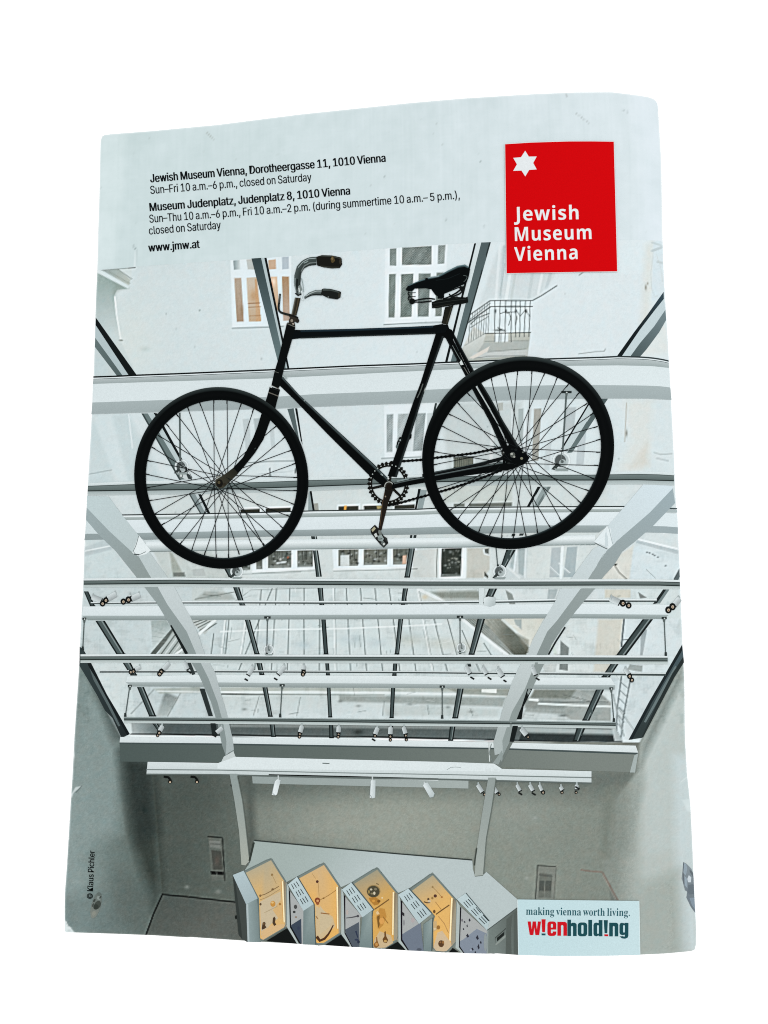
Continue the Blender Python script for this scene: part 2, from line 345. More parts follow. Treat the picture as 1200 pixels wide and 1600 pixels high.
# storey between the two steel frames
P([(140, 648), (200, 646), (260, 760), (136, 760)], (198, 214, 216), 1, 10)
P([(145, 650), (175, 648), (200, 752), (180, 752)], (208, 222, 224), .7, 6); LN([(201, 648), (207, 700)], 1.6, (218, 229, 231)); LN([(138, 741), (174, 734.5)], 1.2, (160, 176, 178), .8)
P([(375, 648), (440, 640), (440, 720), (388, 725)], (208, 221, 223), .8, 3)
panes(None, None, [([(379, 655), (389, 654), (393, 702), (384, 702)], (194, 207, 209)), ([(396, 654), (407, 653), (407, 690), (401, 690)], (184, 198, 200)), ([(420, 660), (428, 659), (430, 700), (424, 700)], (197, 210, 212))], [(388, 723), (420, 721), (460, 720)])
P([(600, 634), (681, 630), (678, 714), (601, 717)], (219, 230, 233), 1, 2)
panes(None, None, [([(604, 647.5), (614.5, 647), (613, 706), (604, 706.5)], TX((168, 180, 181))), ([(622, 646), (665.5, 645), (659, 705), (620, 706)], (206, 217, 219)),
                   ([(622, 647), (638, 646.5), (634, 705), (620, 705.5)], TX((182, 194, 195), 8)), ([(650, 646), (665, 645.5), (660, 704), (645, 705)], TX((164, 176, 177)))], [(596, 716.5), (658, 713.6)])
P([(667, 646), (677, 645), (676, 700), (668, 702)], (200, 212, 214))
LN([(404, 741), (470, 735)], 1, (180, 194, 196), .6); LN([(421.5, 732), (422, 741)], 1.6, (70, 82, 82)); LN([(462, 732), (461.5, 739)], 1.4, (90, 102, 102)); SP(422, 743, 2, 1.5, (120, 130, 128), .8)
P([(690, 630), (815, 628), (812, 735), (700, 738)], (196, 208, 208), .9, 8)
panes(None, None, [([(778, 630), (786, 629), (786, 641), (779, 642)], (184, 192, 188)), ([(810, 639), (818, 638), (817, 690), (809, 690)], (178, 190, 190)), ([(823, 640), (830, 639), (827, 700), (818, 700)], (200, 211, 212)),
                   ([(834.5, 639), (846, 638), (841, 720), (831, 720)], (176, 180, 174)), ([(768, 650), (773, 650), (770, 720), (764, 720)], (208, 218, 218)), ([(885, 637), (900, 636), (897, 672), (880, 672)], (188, 200, 202)),
                   ([(852, 700), (862, 690), (858, 735), (850, 735)], (200, 212, 214)), ([(905, 660), (918, 650), (912, 725), (900, 728)], (192, 205, 208))])
LN([(822, 640), (818, 735)], 2.2, (216, 227, 229), .9); LN([(800, 640), (800, 700)], 2, (214, 225, 227), .7)
P([(709, 714.5), (739, 713.5), (740, 731), (709, 732)], (126, 132, 120), .9); LN([(709, 715), (740, 714)], 1.2, (70, 78, 74)); LN([(709, 731), (740, 730)], 1.2, (70, 78, 74))
for i in range(9): LN([(711 + i * 3.4, 715), (711 + i * 3.4, 731)], .9, (80, 88, 84), .7)
P([(958, 640), (985, 624), (1046, 626), (1052, 720), (1010, 740), (960, 742)], (207, 220, 222), 1, 6)
P([(978, 626), (1020, 624), (1016, 690), (1008, 740), (962, 742), (985, 690)], (212, 217, 212), .7, 16); P([(1012, 690), (1014, 728), (985, 730)], (206, 204, 192), .5, 12)
SP(979, 677, 1.6, 5, (140, 142, 134), .8); LN([(979, 630), (976, 690)], 1.6, (180, 180, 170), .6); LN([(1022, 707), (1032, 710), (1050, 709)], 1.6, (176, 188, 188), .7); LN([(1026, 716), (1044, 720)], 2.6, (186, 199, 201), .7)
# basement storey: windows with rooms behind
P([(260, 770), (950, 745), (950, 905), (240, 905)], (205, 216, 215), .9, 8)
for q in ([(375, 796), (406, 795), (406, 801.5), (376, 802)], [(415, 794.5), (454, 793.5), (454, 800), (415, 800.5)], [(529, 791.5), (560, 790.5), (560, 797.5), (529, 798)], [(568.5, 790.5), (597, 789.5), (597, 796), (569, 797)], [(617, 789.5), (648, 788), (648, 795), (616, 796)]):
    a = np.array(q); c = a.mean(0); P([tuple(c + (v - c) * (1.16, 2.0)) for v in a], WHT, .9); P(q, (88, 92, 84))
P([(538, 790), (542, 790), (541, 798), (537, 798)], (216, 176, 110)); P([(588, 790), (600, 790), (600, 794), (590, 796)], (206, 196, 150), .8); P([(490, 787), (497, 786), (498, 798), (491, 798)], (150, 152, 142), .6)
P([(709, 787), (726, 786.5), (726, 792), (709, 792)], (140, 148, 142)); P([(733, 786.5), (800, 785), (800, 791), (733, 792)], (134, 142, 136)); P([(690, 755), (800, 752), (800, 784), (695, 786)], (196, 206, 200), .8, 4)
def shopwin(q, tone):
    q = np.array(q, float); P([tuple(v) for v in q], tone, 1, 1.5)
    x0, y0 = q.min(0); x1, y1 = q.max(0)
    for _ in range(int((x1 - x0) * .8)):
        x, y = RNG.uniform(x0 + 1.5, x1 - 1.5), RNG.uniform(y0 + 3, y1 - 2); k = RNG.random()
        c = (60, 66, 62) if k < .45 else ((150, 158, 154) if k < .8 else (196, 206, 206))
        SP(x, y, RNG.uniform(.8, 2.6), RNG.uniform(.8, 2.4), c, RNG.uniform(.3, .9))
    for _ in range(int((x1 - x0) * .14) + 1):
        x = RNG.uniform(x0 + 3, x1 - 3); LN([(x, y0 + 1), (x, y0 + (y1 - y0) * .55)], 1, (84, 90, 86), .6)
    P([(x0 + 2, y1 - 4), (x1 - 2, y1 - 4), (x1 - 2, y1 - 1), (x0 + 2, y1 - 1)], (170, 180, 178), .5)
P([(390, 858), (492, 856), (492, 890), (395, 894)], WHT); P([(519, 855), (652, 852), (650, 888), (522, 891)], WHT)
for q in ([(383, 876), (391, 872), (391, 890), (372, 892)], [(400, 874), (410, 862), (410, 889), (401, 889)], [(419, 861), (455, 860), (455, 886.5), (419, 887.5)], [(464.5, 860), (489, 859.5), (489, 885.5), (465, 886)]): shopwin(q, (122, 130, 124))
for q in ([(529, 859), (560, 858.5), (559.5, 884), (529, 884.5)], [(568.5, 858.5), (605.5, 857.5), (605, 882), (568, 883)], [(614, 857.5), (640, 857), (634, 881.5), (614, 882)]): shopwin(q, (128, 134, 126))
P([(532, 867.5), (546, 867), (546, 884), (532, 884.5)], (204, 213, 212)); P([(629, 868), (635, 867.5), (635, 881), (628.5, 881.5)], (214, 188, 168)); LN([(433, 880), (446, 878)], 3, (206, 216, 216), .8)
SP(450, 871, 1.6, 1.6, (190, 110, 80), .7); SP(438, 874, 2, 2, (210, 214, 210), .8)
LN([(395, 893), (492, 888.5)], 3.2, (222, 231, 232)); LN([(395, 896), (492, 891)], 1.0, (165, 176, 174)); LN([(522, 889.5), (651, 886.2)], 3.2, (222, 231, 232)); LN([(522, 892.3), (651, 889)], 1, (160, 170, 168))
P([(645, 860), (685, 858), (684, 902), (645, 902)], (203, 211, 208), 1, 2); LN([(683, 858), (682, 902)], 1, (120, 128, 124)); LN([(646, 889), (652, 889)], 1, (140, 148, 144))
P([(686, 856), (729, 855), (728, 904), (686, 904)], (220, 230, 231)); shopwin([(690, 857), (721.5, 856), (720, 900), (689, 901)], (74, 82, 76))
for _ in range(9): SP(RNG.uniform(700, 718), RNG.uniform(872, 893), 1.8, 1.2, (150, 156, 148), .8)
P([(730, 857), (765, 856), (765, 890), (755, 903), (729, 903)], (196, 200, 192), 1, 3); P([(754, 858), (765, 857), (765, 869), (756, 866)], (214, 224, 224)); P([(757, 858), (764, 857), (764, 866), (758, 864)], (120, 128, 124)); P([(757, 893), (763, 900), (763, 904), (757, 900)], (110, 116, 110))
P([(790, 860), (825, 858), (825, 904), (770, 904)], (200, 212, 213), 1, 3)
for q, c in (([(801, 861), (806, 860), (804, 890), (797, 886)], (182, 196, 197)), ([(810, 858), (820, 857), (818, 900), (810, 896)], (176, 190, 191)), ([(862, 856), (876, 855), (874, 902), (858, 902)], (184, 197, 199)), ([(886, 855), (902, 854), (898, 902), (880, 902)], (176, 190, 192))): P(q, c)
LN([(807, 858), (803, 892)], 2.2, WHT); LN([(879, 855), (876, 903)], 4, (220, 231, 232)); LN([(860, 886), (874, 899)], 1.4, (212, 223, 224)); LN([(873, 880), (890, 895)], 1.6, (214, 225, 226)); LN([(790, 884), (812, 903)], 2, (214, 224, 224)); SP(840, 896, 1.6, 1, (150, 160, 158), .8); LN([(822, 857), (820, 903)], 1.4, (216, 227, 228))
P([(825, 856), (860, 855), (858, 903), (822, 904)], (206, 216, 214), .8, 4)
# zone beside the left arch
P([(135, 812), (180, 862), (212, 904), (131, 904)], (200, 215, 216), 1, 3); P([(132, 855), (160, 845), (175, 848), (175, 858), (132, 870)], (192, 207, 209), .9, 3)
P([(132, 860), (172, 852), (174, 858.5), (133, 868.5)], (190, 204, 206)); LN([(133, 861), (172, 853)], 2, (216, 228, 229))
P([(240, 862), (330, 862), (360, 905), (262, 905)], (196, 207, 204), 1, 4); P([(265, 862), (270, 866), (288, 900), (270, 900)], (172, 180, 172), .9, 3); P([(283, 866), (300, 868), (318, 890), (300, 890)], (206, 216, 214), .8, 4); P([(300, 890), (318, 888), (322, 900), (302, 900)], (186, 196, 194), .9)
P([(271, 895), (288, 894), (290, 901), (271, 901)], (120, 128, 124), .7)
LN([(360, 898), (470, 894)], 1.2, (178, 190, 190))
# zone beside the right arch
P([(1000, 850), (988, 858), (985, 905), (1064, 905), (1060, 862)], (205, 219, 222), 1, 3); P([(960, 872), (990, 852), (983, 905), (940, 905)], (211, 214, 206), .9, 4)
LN([(960, 883), (967, 894), (979, 905)], 1.4, (120, 124, 114)); LN([(957, 883), (963, 882)], 2.2, (90, 96, 90)); LN([(1010, 890), (1024, 903)], 1, (160, 172, 172), .7)
for x, y in ((1011, 863), (1015, 864), (1020, 866), (1023, 868), (1028, 870.5), (1040, 884)): SP(x, y, 1.4, 1.0, (90, 102, 106), .9)
LN([(1054, 905), (1062, 890)], 3, (100, 112, 114), .8)
P([(996, 843), (1060, 857), (1060, 866), (994, 848.5)], (188, 202, 205)); LN([(998, 843), (1060, 858)], 3, (224, 234, 236))
# glass roof and deck further down
P([(128, 916), (350, 914), (360, 1022), (126, 1024)], (197, 211, 212), 1, 4)
P([(236, 970), (260, 969), (268, 981), (239, 1022)], grad((245, 970), (172, 186, 184), (245, 1015), (198, 211, 210)), 1, 2)
LN([(239, 1022), (272, 983)], 7, (112, 122, 118), .95); P([(272, 983), (290, 1022), (246, 1023)], (176, 188, 185), .9)
for i in range(6): LN([(252 + i * 6, 1022), (275 + i * 2.6, 990 + i * 5)], 1.6, (100, 110, 106) if i % 2 == 0 else (206, 216, 215), .8)
for i in range(4): LN([(238, 978 + i * 8), (258, 985 + i * 6)], 1, (160, 174, 172), .5)
P([(296, 968), (340, 968), (320, 992)], (190, 201, 199)); 
for i in range(5): LN([(303 + i * 3, 973 + i * 4), (318 + i * 5, 968 + i * 1.5)], 1.3, (98, 108, 104), .8)
LN([(312, 990), (336, 969)], 4.5, (222, 232, 232)); LN([(272, 1024), (287, 1013)], 3.5, (222, 232, 232))
P([(300, 918), (345, 917), (362, 938), (300, 940)], (196, 208, 206), .9, 3); P([(320, 924), (360, 926), (368, 937), (305, 937)], (170, 180, 176), .7, 4)
for a, b in (((305, 936), (366, 925)), ((318, 929), (345, 931))): LN([a, b], 1.1, (120, 130, 126), .6)
LN([(367, 940), (392, 922), (500, 918), (650, 916)], 1.1, (150, 162, 160), .8)
P([(388, 922), (660, 918), (680, 1052), (330, 1052)], (203, 216, 216), .85, 5)
cols = [(408, 922, 398, 1048, 0), (425, 920, 372, 1050, 0), (432, 920, 424, 1050, 0), (453, 920, 449, 1050, 0), (475, 919, 475, 1050, 0), (500, 919, 499, 1050, 1), (521, 918, 524, 1050, 2), (541, 918, 548, 1050, 0), (563, 918, 573, 1050, 0), (586, 918, 598, 1050, 0), (608, 918, 625, 1050, 0), (632, 918, 650, 1050, 0), (652, 918, 676, 1050, 2), (674, 950, 699, 1050, 0), (696, 955, 716, 1030, 0), (352, 968, 346, 1022, 2), (334, 990, 330, 1022, 0), (358, 968, 352, 1022, 0), (722, 985, 750, 1050, 0), (384, 968, 376, 1022, 2), (756, 1005, 768, 1024, 0)]
for x0, y0, x1, y1, k in cols:
    LN([(x0, y0), (x1, y1)], 1.4 if k < 2 else 2.6, (118, 131, 130) if k < 2 else (222, 232, 232), .85)
    if k == 2: LN([(x0 + 2, y0), (x1 + 2, y1)], .9, (150, 163, 162), .8)
LN([(345, 987), (420, 984), (540, 982), (660, 977), (690, 975)], 2.4, (222, 232, 232), .85)
for x in (415, 470, 540, 585, 640): SP(x + RNG.uniform(-8, 8), RNG.uniform(985, 1015), 16, 7, (186, 204, 208), .6)
for x, y in ((720, 935), (690, 930), (640, 1000), (690, 1005), (730, 1010)): SP(x, y, 22, 10, (192, 197, 186), .5)
# dark sloping roof at right of the deck
P([(672, 924), (745, 921), (752, 938), (700, 940)], (180, 190, 186), .9, 3); P([(676, 926), (748, 924), (750, 935), (690, 934)], (146, 154, 146), .8, 4)
P([(722, 966), (752, 967), (822, 1022), (795, 1023)], (168, 177, 172), 1, 2)
for i in range(9): LN([(727 + i * 4, 967), (786 + i * 5, 1021)], 1.1, (110, 120, 116), .7)
P([(752, 967), (786, 966), (826, 1012), (822, 1023), (803, 1023)], grad((755, 970), (178, 184, 176), (815, 1018), (104, 110, 100)), 1, 2); SP(795, 990, 14, 10, (110, 116, 106), .7, .7)
for i in range(5): LN([(760 + i * 6, 968), (808 + i * 4, 1020)], .9, (128, 134, 124), .45)
LN([(720.5, 966), (755, 994), (793, 1024)], 5.0, (218, 228, 228)); LN([(655, 921), (686, 936), (700, 946)], 4.5, (220, 230, 230)); SP(664, 933, 5, 4, (214, 196, 160), .5)
P([(786, 966), (850, 966), (828, 1010)], (208, 212, 202), .95, 3); P([(803, 968), (815, 968), (815, 984), (806, 976)], (170, 182, 180), .9); LN([(785, 968), (817, 997)], 4, (206, 216, 212), .9); P([(808, 990), (826, 1000), (826, 1022), (812, 1002)], (140, 142, 130), .7, 4)
P([(788, 921), (874, 920), (868, 945), (800, 945)], (206, 217, 217), .9, 3); P([(790, 922), (800, 928), (806, 946), (796, 944)], (140, 150, 146), .8); P([(857, 921), (872, 920), (866, 938), (855, 936)], (180, 193, 194), .9)
P([(905, 921), (948, 921), (940, 935), (895, 936)], (204, 216, 217), 1, 2); P([(945, 921), (985, 921), (985, 934), (945, 934)], (206, 208, 196), .9, 3); P([(997, 925), (1011, 934), (1000, 935)], (130, 138, 136), .8)
P([(882, 985), (890, 968), (940, 967), (925, 1054), (850, 1054)], (206, 217, 216), 1, 3); P([(935, 968), (974, 967), (968, 1024), (958, 1050), (927, 1050)], (205, 206, 195), .9, 5); P([(974, 968), (1060, 966), (1066, 1010), (1040, 1052), (965, 1052)], (205, 218, 220), 1, 3)
P([(876, 1001), (889, 1012), (887, 1048), (874, 1046)], (134, 144, 142), .9); P([(1002, 980), (1011, 984), (1004, 1024), (1000, 1024)], (170, 182, 184), .9); P([(984, 1038), (1004, 1040), (1003, 1050), (980, 1046)], (160, 170, 168), .8); P([(846, 1038), (870, 1038), (868, 1050), (852, 1050)], (196, 206, 204), .9)
LN([(975, 968), (971, 1010)], 2.6, (120, 132, 134)); LN([(972, 1000), (984, 999)], 1.4, (130, 142, 144)); LN([(862, 1008), (868, 1020)], 5, (200, 216, 208), .8)
# storey just above the lowest frame
P([(204, 1060), (320, 1074), (340, 1122), (212, 1122)], (196, 210, 211), 1, 3); P([(258, 1080), (278, 1090), (262, 1119), (245, 1119)], grad((255, 1090), (140, 150, 148), (262, 1118), (180, 192, 190)), .8, 5); LN([(262, 1119), (282, 1083)], 1.4, (150, 162, 160), .8)
P([(240, 1076), (312, 1073), (316, 1082), (250, 1084)], (178, 188, 182), .8, 3); LN([(246, 1080), (312, 1081)], 2.2, (216, 226, 225), .8); LN([(205, 1115), (240, 1078)], 2.2, (168, 180, 180), .8)
P([(345, 1074), (800, 1076), (830, 1122), (345, 1122)], grad((500, 1080), (196, 208, 206), (500, 1120), (203, 216, 217)), 1, 4)
P([(345, 1074), (800, 1076), (800, 1081), (345, 1080)], (186, 196, 190), .9); LN([(345, 1081.5), (480, 1081), (600, 1082.5), (720, 1085), (795, 1088)], 3.2, (218, 228, 227)); LN([(346, 1084.5), (420, 1085)], 2, (90, 98, 94), .8); LN([(420, 1085), (600, 1086)], 1.2, (150, 160, 156), .8)
P([(530, 1087), (790, 1090), (785, 1104), (600, 1098), (530, 1096)], (158, 168, 164), .8, 4); P([(600, 1100), (780, 1108), (778, 1120), (600, 1118)], (190, 202, 200), .8, 6)
P([(700, 1076), (800, 1077), (795, 1088), (720, 1085)], (150, 158, 150), .7, 4); P([(752.5, 1076.5), (776, 1076.5), (776, 1083), (752.5, 1082)], (222, 230, 226))
for a, b in (((405, 1088), (396, 1118)), ((469, 1090), (464, 1118)), ((668, 1102), (670, 1116)), ((600, 1096), (598, 1118)), ((735, 1107), (739, 1118))): LN([a, b], 1, (140, 150, 148), .7)
for x, y in ((382, 1108), (532, 1096), (560, 1103), (640, 1100), (700, 1105), (736, 1112)): SP(x, y, 4, 2, (130, 140, 138), .5)
P([(835, 1077), (932, 1078), (955, 1098), (955, 1127), (815, 1122)], (166, 175, 172), 1, 3); P([(836, 1078), (900, 1078), (890, 1092), (828, 1090)], (132, 140, 132), .8, 4); P([(820, 1090), (895, 1096), (880, 1108), (820, 1106)], (150, 158, 154), .8, 4); P([(820, 1112), (880, 1116), (890, 1124), (815, 1124)], (198, 210, 210), .9, 4)
LN([(828, 1093), (840, 1094)], 4, (214, 224, 222)); LN([(842, 1099.5), (922, 1103), (954, 1104)], 3.4, (206, 216, 214)); LN([(845, 1097), (950, 1097)], 1.6, (120, 130, 128), .7); LN([(880, 1085), (930, 1098)], 1, (110, 118, 114), .7); LN([(900, 1078), (948, 1096)], 1.2, (176, 184, 180), .8); SP(880, 1118, 6, 2, (110, 118, 116), .6)
P([(955, 1060), (1040, 1056), (982, 1156), (955, 1156)], (200, 213, 215), 1, 2)
LN([(971, 1057), (964, 1110), (963, 1158)], 2.2, (132, 145, 147)); LN([(985, 1062), (974, 1120), (970, 1156)], 2.2, (138, 150, 152))
for i in range(7): y = 1066 + i * 13; LN([(970.3 - i * .9, y), (982 - i * 1.8, y + 10)], 1.5, (140, 152, 154), .9)
LN([(958, 1085), (966, 1120), (975, 1150)], 2.2, (160, 172, 172), .8); LN([(962, 1100), (990, 1140)], 1.4, (160, 172, 172), .8)
# dark band under the lowest track
P([(205, 1129), (350, 1129), (350, 1150), (207, 1149)], grad((210, 1140), (168, 180, 180), (260, 1140), (98, 110, 110)), 1, 2); P([(340, 1130), (960, 1134), (972, 1158), (340, 1152)], (104, 115, 114), 1, 2)
P([(360, 1131), (780, 1134), (780, 1140), (360, 1136)], (150, 160, 158), .7, 3); P([(815, 1136), (960, 1140), (960, 1147), (815, 1144)], (178, 190, 189), .8, 3); P([(815, 1146), (970, 1150), (972, 1160), (810, 1158)], (62, 72, 72), .9, 2); SP(560, 1144, 8, 4, (60, 70, 68), .7); P([(956, 1138), (962, 1138), (974, 1158), (960, 1158)], (180, 192, 192), .9)
LN([(205, 1147), (340, 1148), (600, 1151.6), (775, 1156), (992, 1162.5)], 1.8, (42, 50, 50)); LN([(205, 1149.5), (600, 1154), (775, 1158.5)], 1.6, (214, 224, 224), .8)
# ---------------- the room
P([(110, 1040), (124, 1040), (151, 1085), (176, 1130), (190, 1155), (1000, 1160), (1068, 1030), (1090, 1030), (1100, 1500), (90, 1500)], (124, 131, 124), 1, 2)
P([(238, 1185), (1000, 1190), (960, 1260), (945, 1345), (950, 1500), (255, 1500), (252, 1395)], grad((255, 1300), (86, 96, 90), (600, 1300), (145, 154, 144)), 1, 3)
P([(620, 1180), (1000, 1190), (950, 1350), (960, 1500), (620, 1500)], grad((640, 1300), (146, 155, 145), (950, 1330), (136, 144, 135)), 1, 3)
P([(238, 1185), (1000, 1195), (1000, 1245), (240, 1240)], (98, 107, 102), .55, 40); SP(570, 1290, 150, 42, (164, 169, 158), .65); SP(300, 1290, 70, 90, (84, 93, 87), .45); SP(800, 1270, 60, 40, (152, 159, 152), .4)
P([(380, 1250), (740, 1250), (740, 1340), (392, 1312)], (156, 162, 152), .35, 30)
P([(383, 1212), (396, 1212), (400, 1310), (386, 1340)], (92, 100, 94), .7, 12); P([(238, 1195), (330, 1195), (330, 1260), (242, 1270)], (82, 92, 86), .55, 40)
# left wall
P([(124, 1036), (151, 1085), (176, 1130), (190, 1155), (189, 1190), (238, 1190), (246, 1300), (254, 1396), (228, 1462), (90, 1462)], grad((112, 1300), (142, 159, 157), (205, 1290), (106, 120, 115)), 1, 2)
P([(130, 1045), (176, 1130), (189, 1160), (186, 1300), (120, 1330), (110, 1200)], (144, 161, 159), .8, 30); P([(196, 1192), (240, 1192), (254, 1396), (240, 1425), (205, 1300)], grad((200, 1260), (74, 86, 82), (244, 1300), (60, 69, 63)), .85, 24)
P([(188, 1175), (240, 1188), (246, 1300), (215, 1320), (196, 1240)], (52, 62, 59), .75, 28); P([(180, 1360), (250, 1395), (228, 1460), (150, 1462)], (98, 110, 106), .55, 40); P([(95, 1400), (160, 1390), (200, 1462), (95, 1462)], (116, 133, 131), .6, 30)
P([(144, 1060), (165, 1098), (190, 1152), (176, 1160)], (96, 108, 106), .6, 16); LN([(133, 1042), (160, 1085), (188, 1152)], 4, (92, 104, 104), .4, 10)
P([(254, 1397), (370, 1409), (380, 1472), (228, 1462)], grad((260, 1405), (86, 95, 90), (300, 1465), (104, 110, 104)), 1, 1.5)
LN([(254, 1397), (240, 1428), (228, 1461)], 2.4, (24, 30, 29)); LN([(254, 1397.5), (300, 1402), (367, 1409.5)], 2.4, (30, 36, 34)); LN([(238, 1200), (246, 1300), (254, 1396)], 2, (74, 82, 74), .5, 4)
SP(225, 1264, 3, 6, (40, 52, 48), .6); SP(292, 1386, 4, 3, (150, 156, 150), .5); SP(341, 1393, 5, 3.5, (134, 140, 134), .7)
P([(325, 1307), (347.5, 1309), (351, 1374), (331, 1377)], (104, 111, 104), 1); LN([(325, 1307), (347.5, 1309), (351.3, 1375)], 1.6, (34, 40, 37)); P([(327, 1313), (344, 1314), (345, 1326), (328, 1324)], (122, 128, 122)); P([(330, 1328), (346, 1330), (348, 1359), (333, 1359)], (84, 88, 82)); P([(329, 1361), (348.5, 1362), (349, 1367), (330, 1366)], (24, 28, 26)); LN([(338, 1361), (338.5, 1367)], 1.4, (110, 116, 110)); LN([(329, 1318), (344, 1319)], 1, (90, 96, 92)); SP(339, 1344, 4, 7, (100, 92, 84), .7)
# right wall
P([(1000, 1160), (1068, 1030), (1090, 1030), (1100, 1500), (962, 1500), (964, 1405), (943, 1363), (948, 1310), (960, 1250), (996, 1206)], grad((960, 1300), (142, 150, 142), (1010, 1300), (181, 191, 186)), 1, 6)
P([(1010, 1150), (1066, 1050), (1090, 1050), (1095, 1330), (1010, 1330)], (186, 198, 195), .7, 24); P([(1052, 1180), (1078, 1180), (1090, 1380), (1092, 1490), (1060, 1490)], (196, 211, 213), .7, 18); P([(998, 1380), (1060, 1360), (1070, 1495), (995, 1495)], (160, 169, 162), .7, 26)  # outer bluish strip: sheen of the spine roll painted into the print
P([(1004, 1160), (1030, 1108), (1066, 1040), (1066, 1060), (1024, 1150), (1000, 1200)], (116, 128, 124), .6, 14); P([(945, 1240), (990, 1215), (985, 1330), (950, 1350)], (136, 144, 136), .6, 24); P([(990, 1205), (1003, 1165), (1008, 1230), (985, 1300)], (150, 160, 154), .5, 14)
P([(940, 1230), (962, 1230), (952, 1340), (940, 1340)], (122, 130, 120), .5, 14)
P([(840, 1352.5), (870, 1354), (866.5, 1404.5), (836.5, 1404)], (132, 138, 130), .9); LN([(836.5, 1404), (840, 1352), (868, 1354)], 1.5, (84, 90, 84)); LN([(869, 1356), (866, 1404)], 1.2, (110, 116, 108), .8); P([(843, 1363), (863, 1366), (861, 1402), (841, 1402)], (118, 124, 116)); P([(843, 1376), (862, 1376), (861, 1392), (842, 1392)], (98, 104, 98)); LN([(843, 1367), (862, 1369)], 2.5, (104, 110, 104)); LN([(851.5, 1376), (850.5, 1402)], 1.4, (128, 134, 126))
for a, b in (((908, 1359), (921, 1361)), ((922, 1361), (940, 1362.5)), ((942, 1364), (953, 1384)), ((953, 1384), (965, 1406))): LN([a, b], 2.4, (136, 122, 112), .7)
LN([(942, 1368), (962, 1406)], 1, (170, 160, 150), .5); SP(836, 1278, 4, 3, (166, 172, 166), .5); SP(823, 1372, 3, 2.5, (164, 170, 164), .5)
# grime on plaster and glass
g = unit(box(RNG.normal(size=S.X.shape), 5)); g2 = unit(box(RNG.normal(size=S.X.shape), 2))
zone = np.clip((S.Y - 700) / 250, .1, 1) * (S.Y < 1130 + 0 * S.X)
S.C -= (np.clip(g - .4, 0, 2) * 4.5 * zone + np.clip(g2 - .8, 0, 2) * 3.2 * zone)[..., None] * np.array([1, .95, .97])
for _ in range(130):
    x, y = RNG.uniform(330, 970), RNG.uniform(920, 1118); a = RNG.uniform(-.3, .3) if RNG.random() < .6 else 1.4 + (x - 600) * -.0012
    r = RNG.uniform(2, 9); LN([(x - r * math.cos(a), y - r * math.sin(a)), (x + r * math.cos(a), y + r * math.sin(a))], RNG.uniform(.7, 1.3), (128, 140, 138) if RNG.random() < .7 else (224, 233, 233), RNG.uniform(.2, .5))
for _ in range(40):
    x, y = RNG.uniform(150, 1040), RNG.uniform(430, 900); SP(x, y, RNG.uniform(.7, 1.5), RNG.uniform(.7, 2.2), (160, 172, 172), RNG.uniform(.2, .6))
# printed sharpening
for r, k_ in ((2, .55), (12, .22)): S.C += k_ * (S.C - np.stack([box(S.C[..., i], r) for i in range(3)], -1))
# ink density mottling of the print
n1, n2, n3 = (RNG.normal(size=S.X.shape) for _ in range(3))
gr = unit(n2) * .85 + unit(box(n1, 1)) * .34 + unit(box(n3, 18)) * .10
lum = S.C.mean(-1); S.C += (gr * np.where(lum > 170, 2.0, 4.0))[..., None] * np.array([1.0, 1.0, 1.0])
S.C += (unit(box(RNG.normal(size=S.X.shape), 2)) * .9)[..., None] * np.array([1.0, -.2, -.6])
# worn white edge of the card
jag = np.abs(unit(box(RNG.normal(size=(1, S.X.shape[0])), 4)))[0]
for i in range(0, len(L_pic) - 1):
    LN([L_pic[i], L_pic[i + 1]], 1.4 + .8 * RNG.random(), (226, 235, 236), .7, 2.0)
for i in range(0, len(R_pic) - 1):
    LN([R_pic[i], R_pic[i + 1]], 1.2 + .8 * RNG.random(), (222, 233, 236), .45, 2.5)
for y in (500, 590, 786, 850, 1032, 1180, 1243): SP(np.interp(y, [p[1] for p in L_pic], [p[0] for p in L_pic]), y, 1.8, RNG.uniform(2, 6), (234, 241, 241), .9)
P([(112, 1240), (118, 1230), (128, 1228), (116, 1238), (111, 1246)], (214, 224, 224), .8); LN([(119, 1238), (128, 1228)], 1.2, (70, 82, 82), .7)
P([(100, 1436), (102, 1438), (105, 1447), (111, 1450), (117, 1457.5), (100, 1458)], (218, 230, 230)); LN([(103, 1440), (106, 1447), (111, 1450)], 1.2, (238, 244, 244)); SP(108, 1454, 3, 2, (170, 184, 182), .5)
LN([(118, 1457), (240, 1461), (400, 1471), (553, 1479), (690, 1488)], 1.2, (206, 210, 204), .5, 1.6)
SP(1075, 1260, 3, 5, (214, 226, 226), .8); P([(1066, 1250), (1078, 1248), (1080, 1268), (1074, 1268)], (206, 219, 219), .7); LN([(1064, 1222), (1076, 1212)], 1.2, (220, 230, 230), .6); SP(1070, 1120, 1.6, 20, (226, 236, 237), .7)
for x, y in ((1024, 816), (1016, 812), (1038, 833), (1046, 744)): SP(x, y, 3, 1.2, (228, 237, 240), .7, -.2)
photo = grid_obj('printed_photograph', surf(S.X, S.Y, 2.5e-5), M_PHOTO, cat, lin(np.clip(S.C, 0, 255)) * ALB)

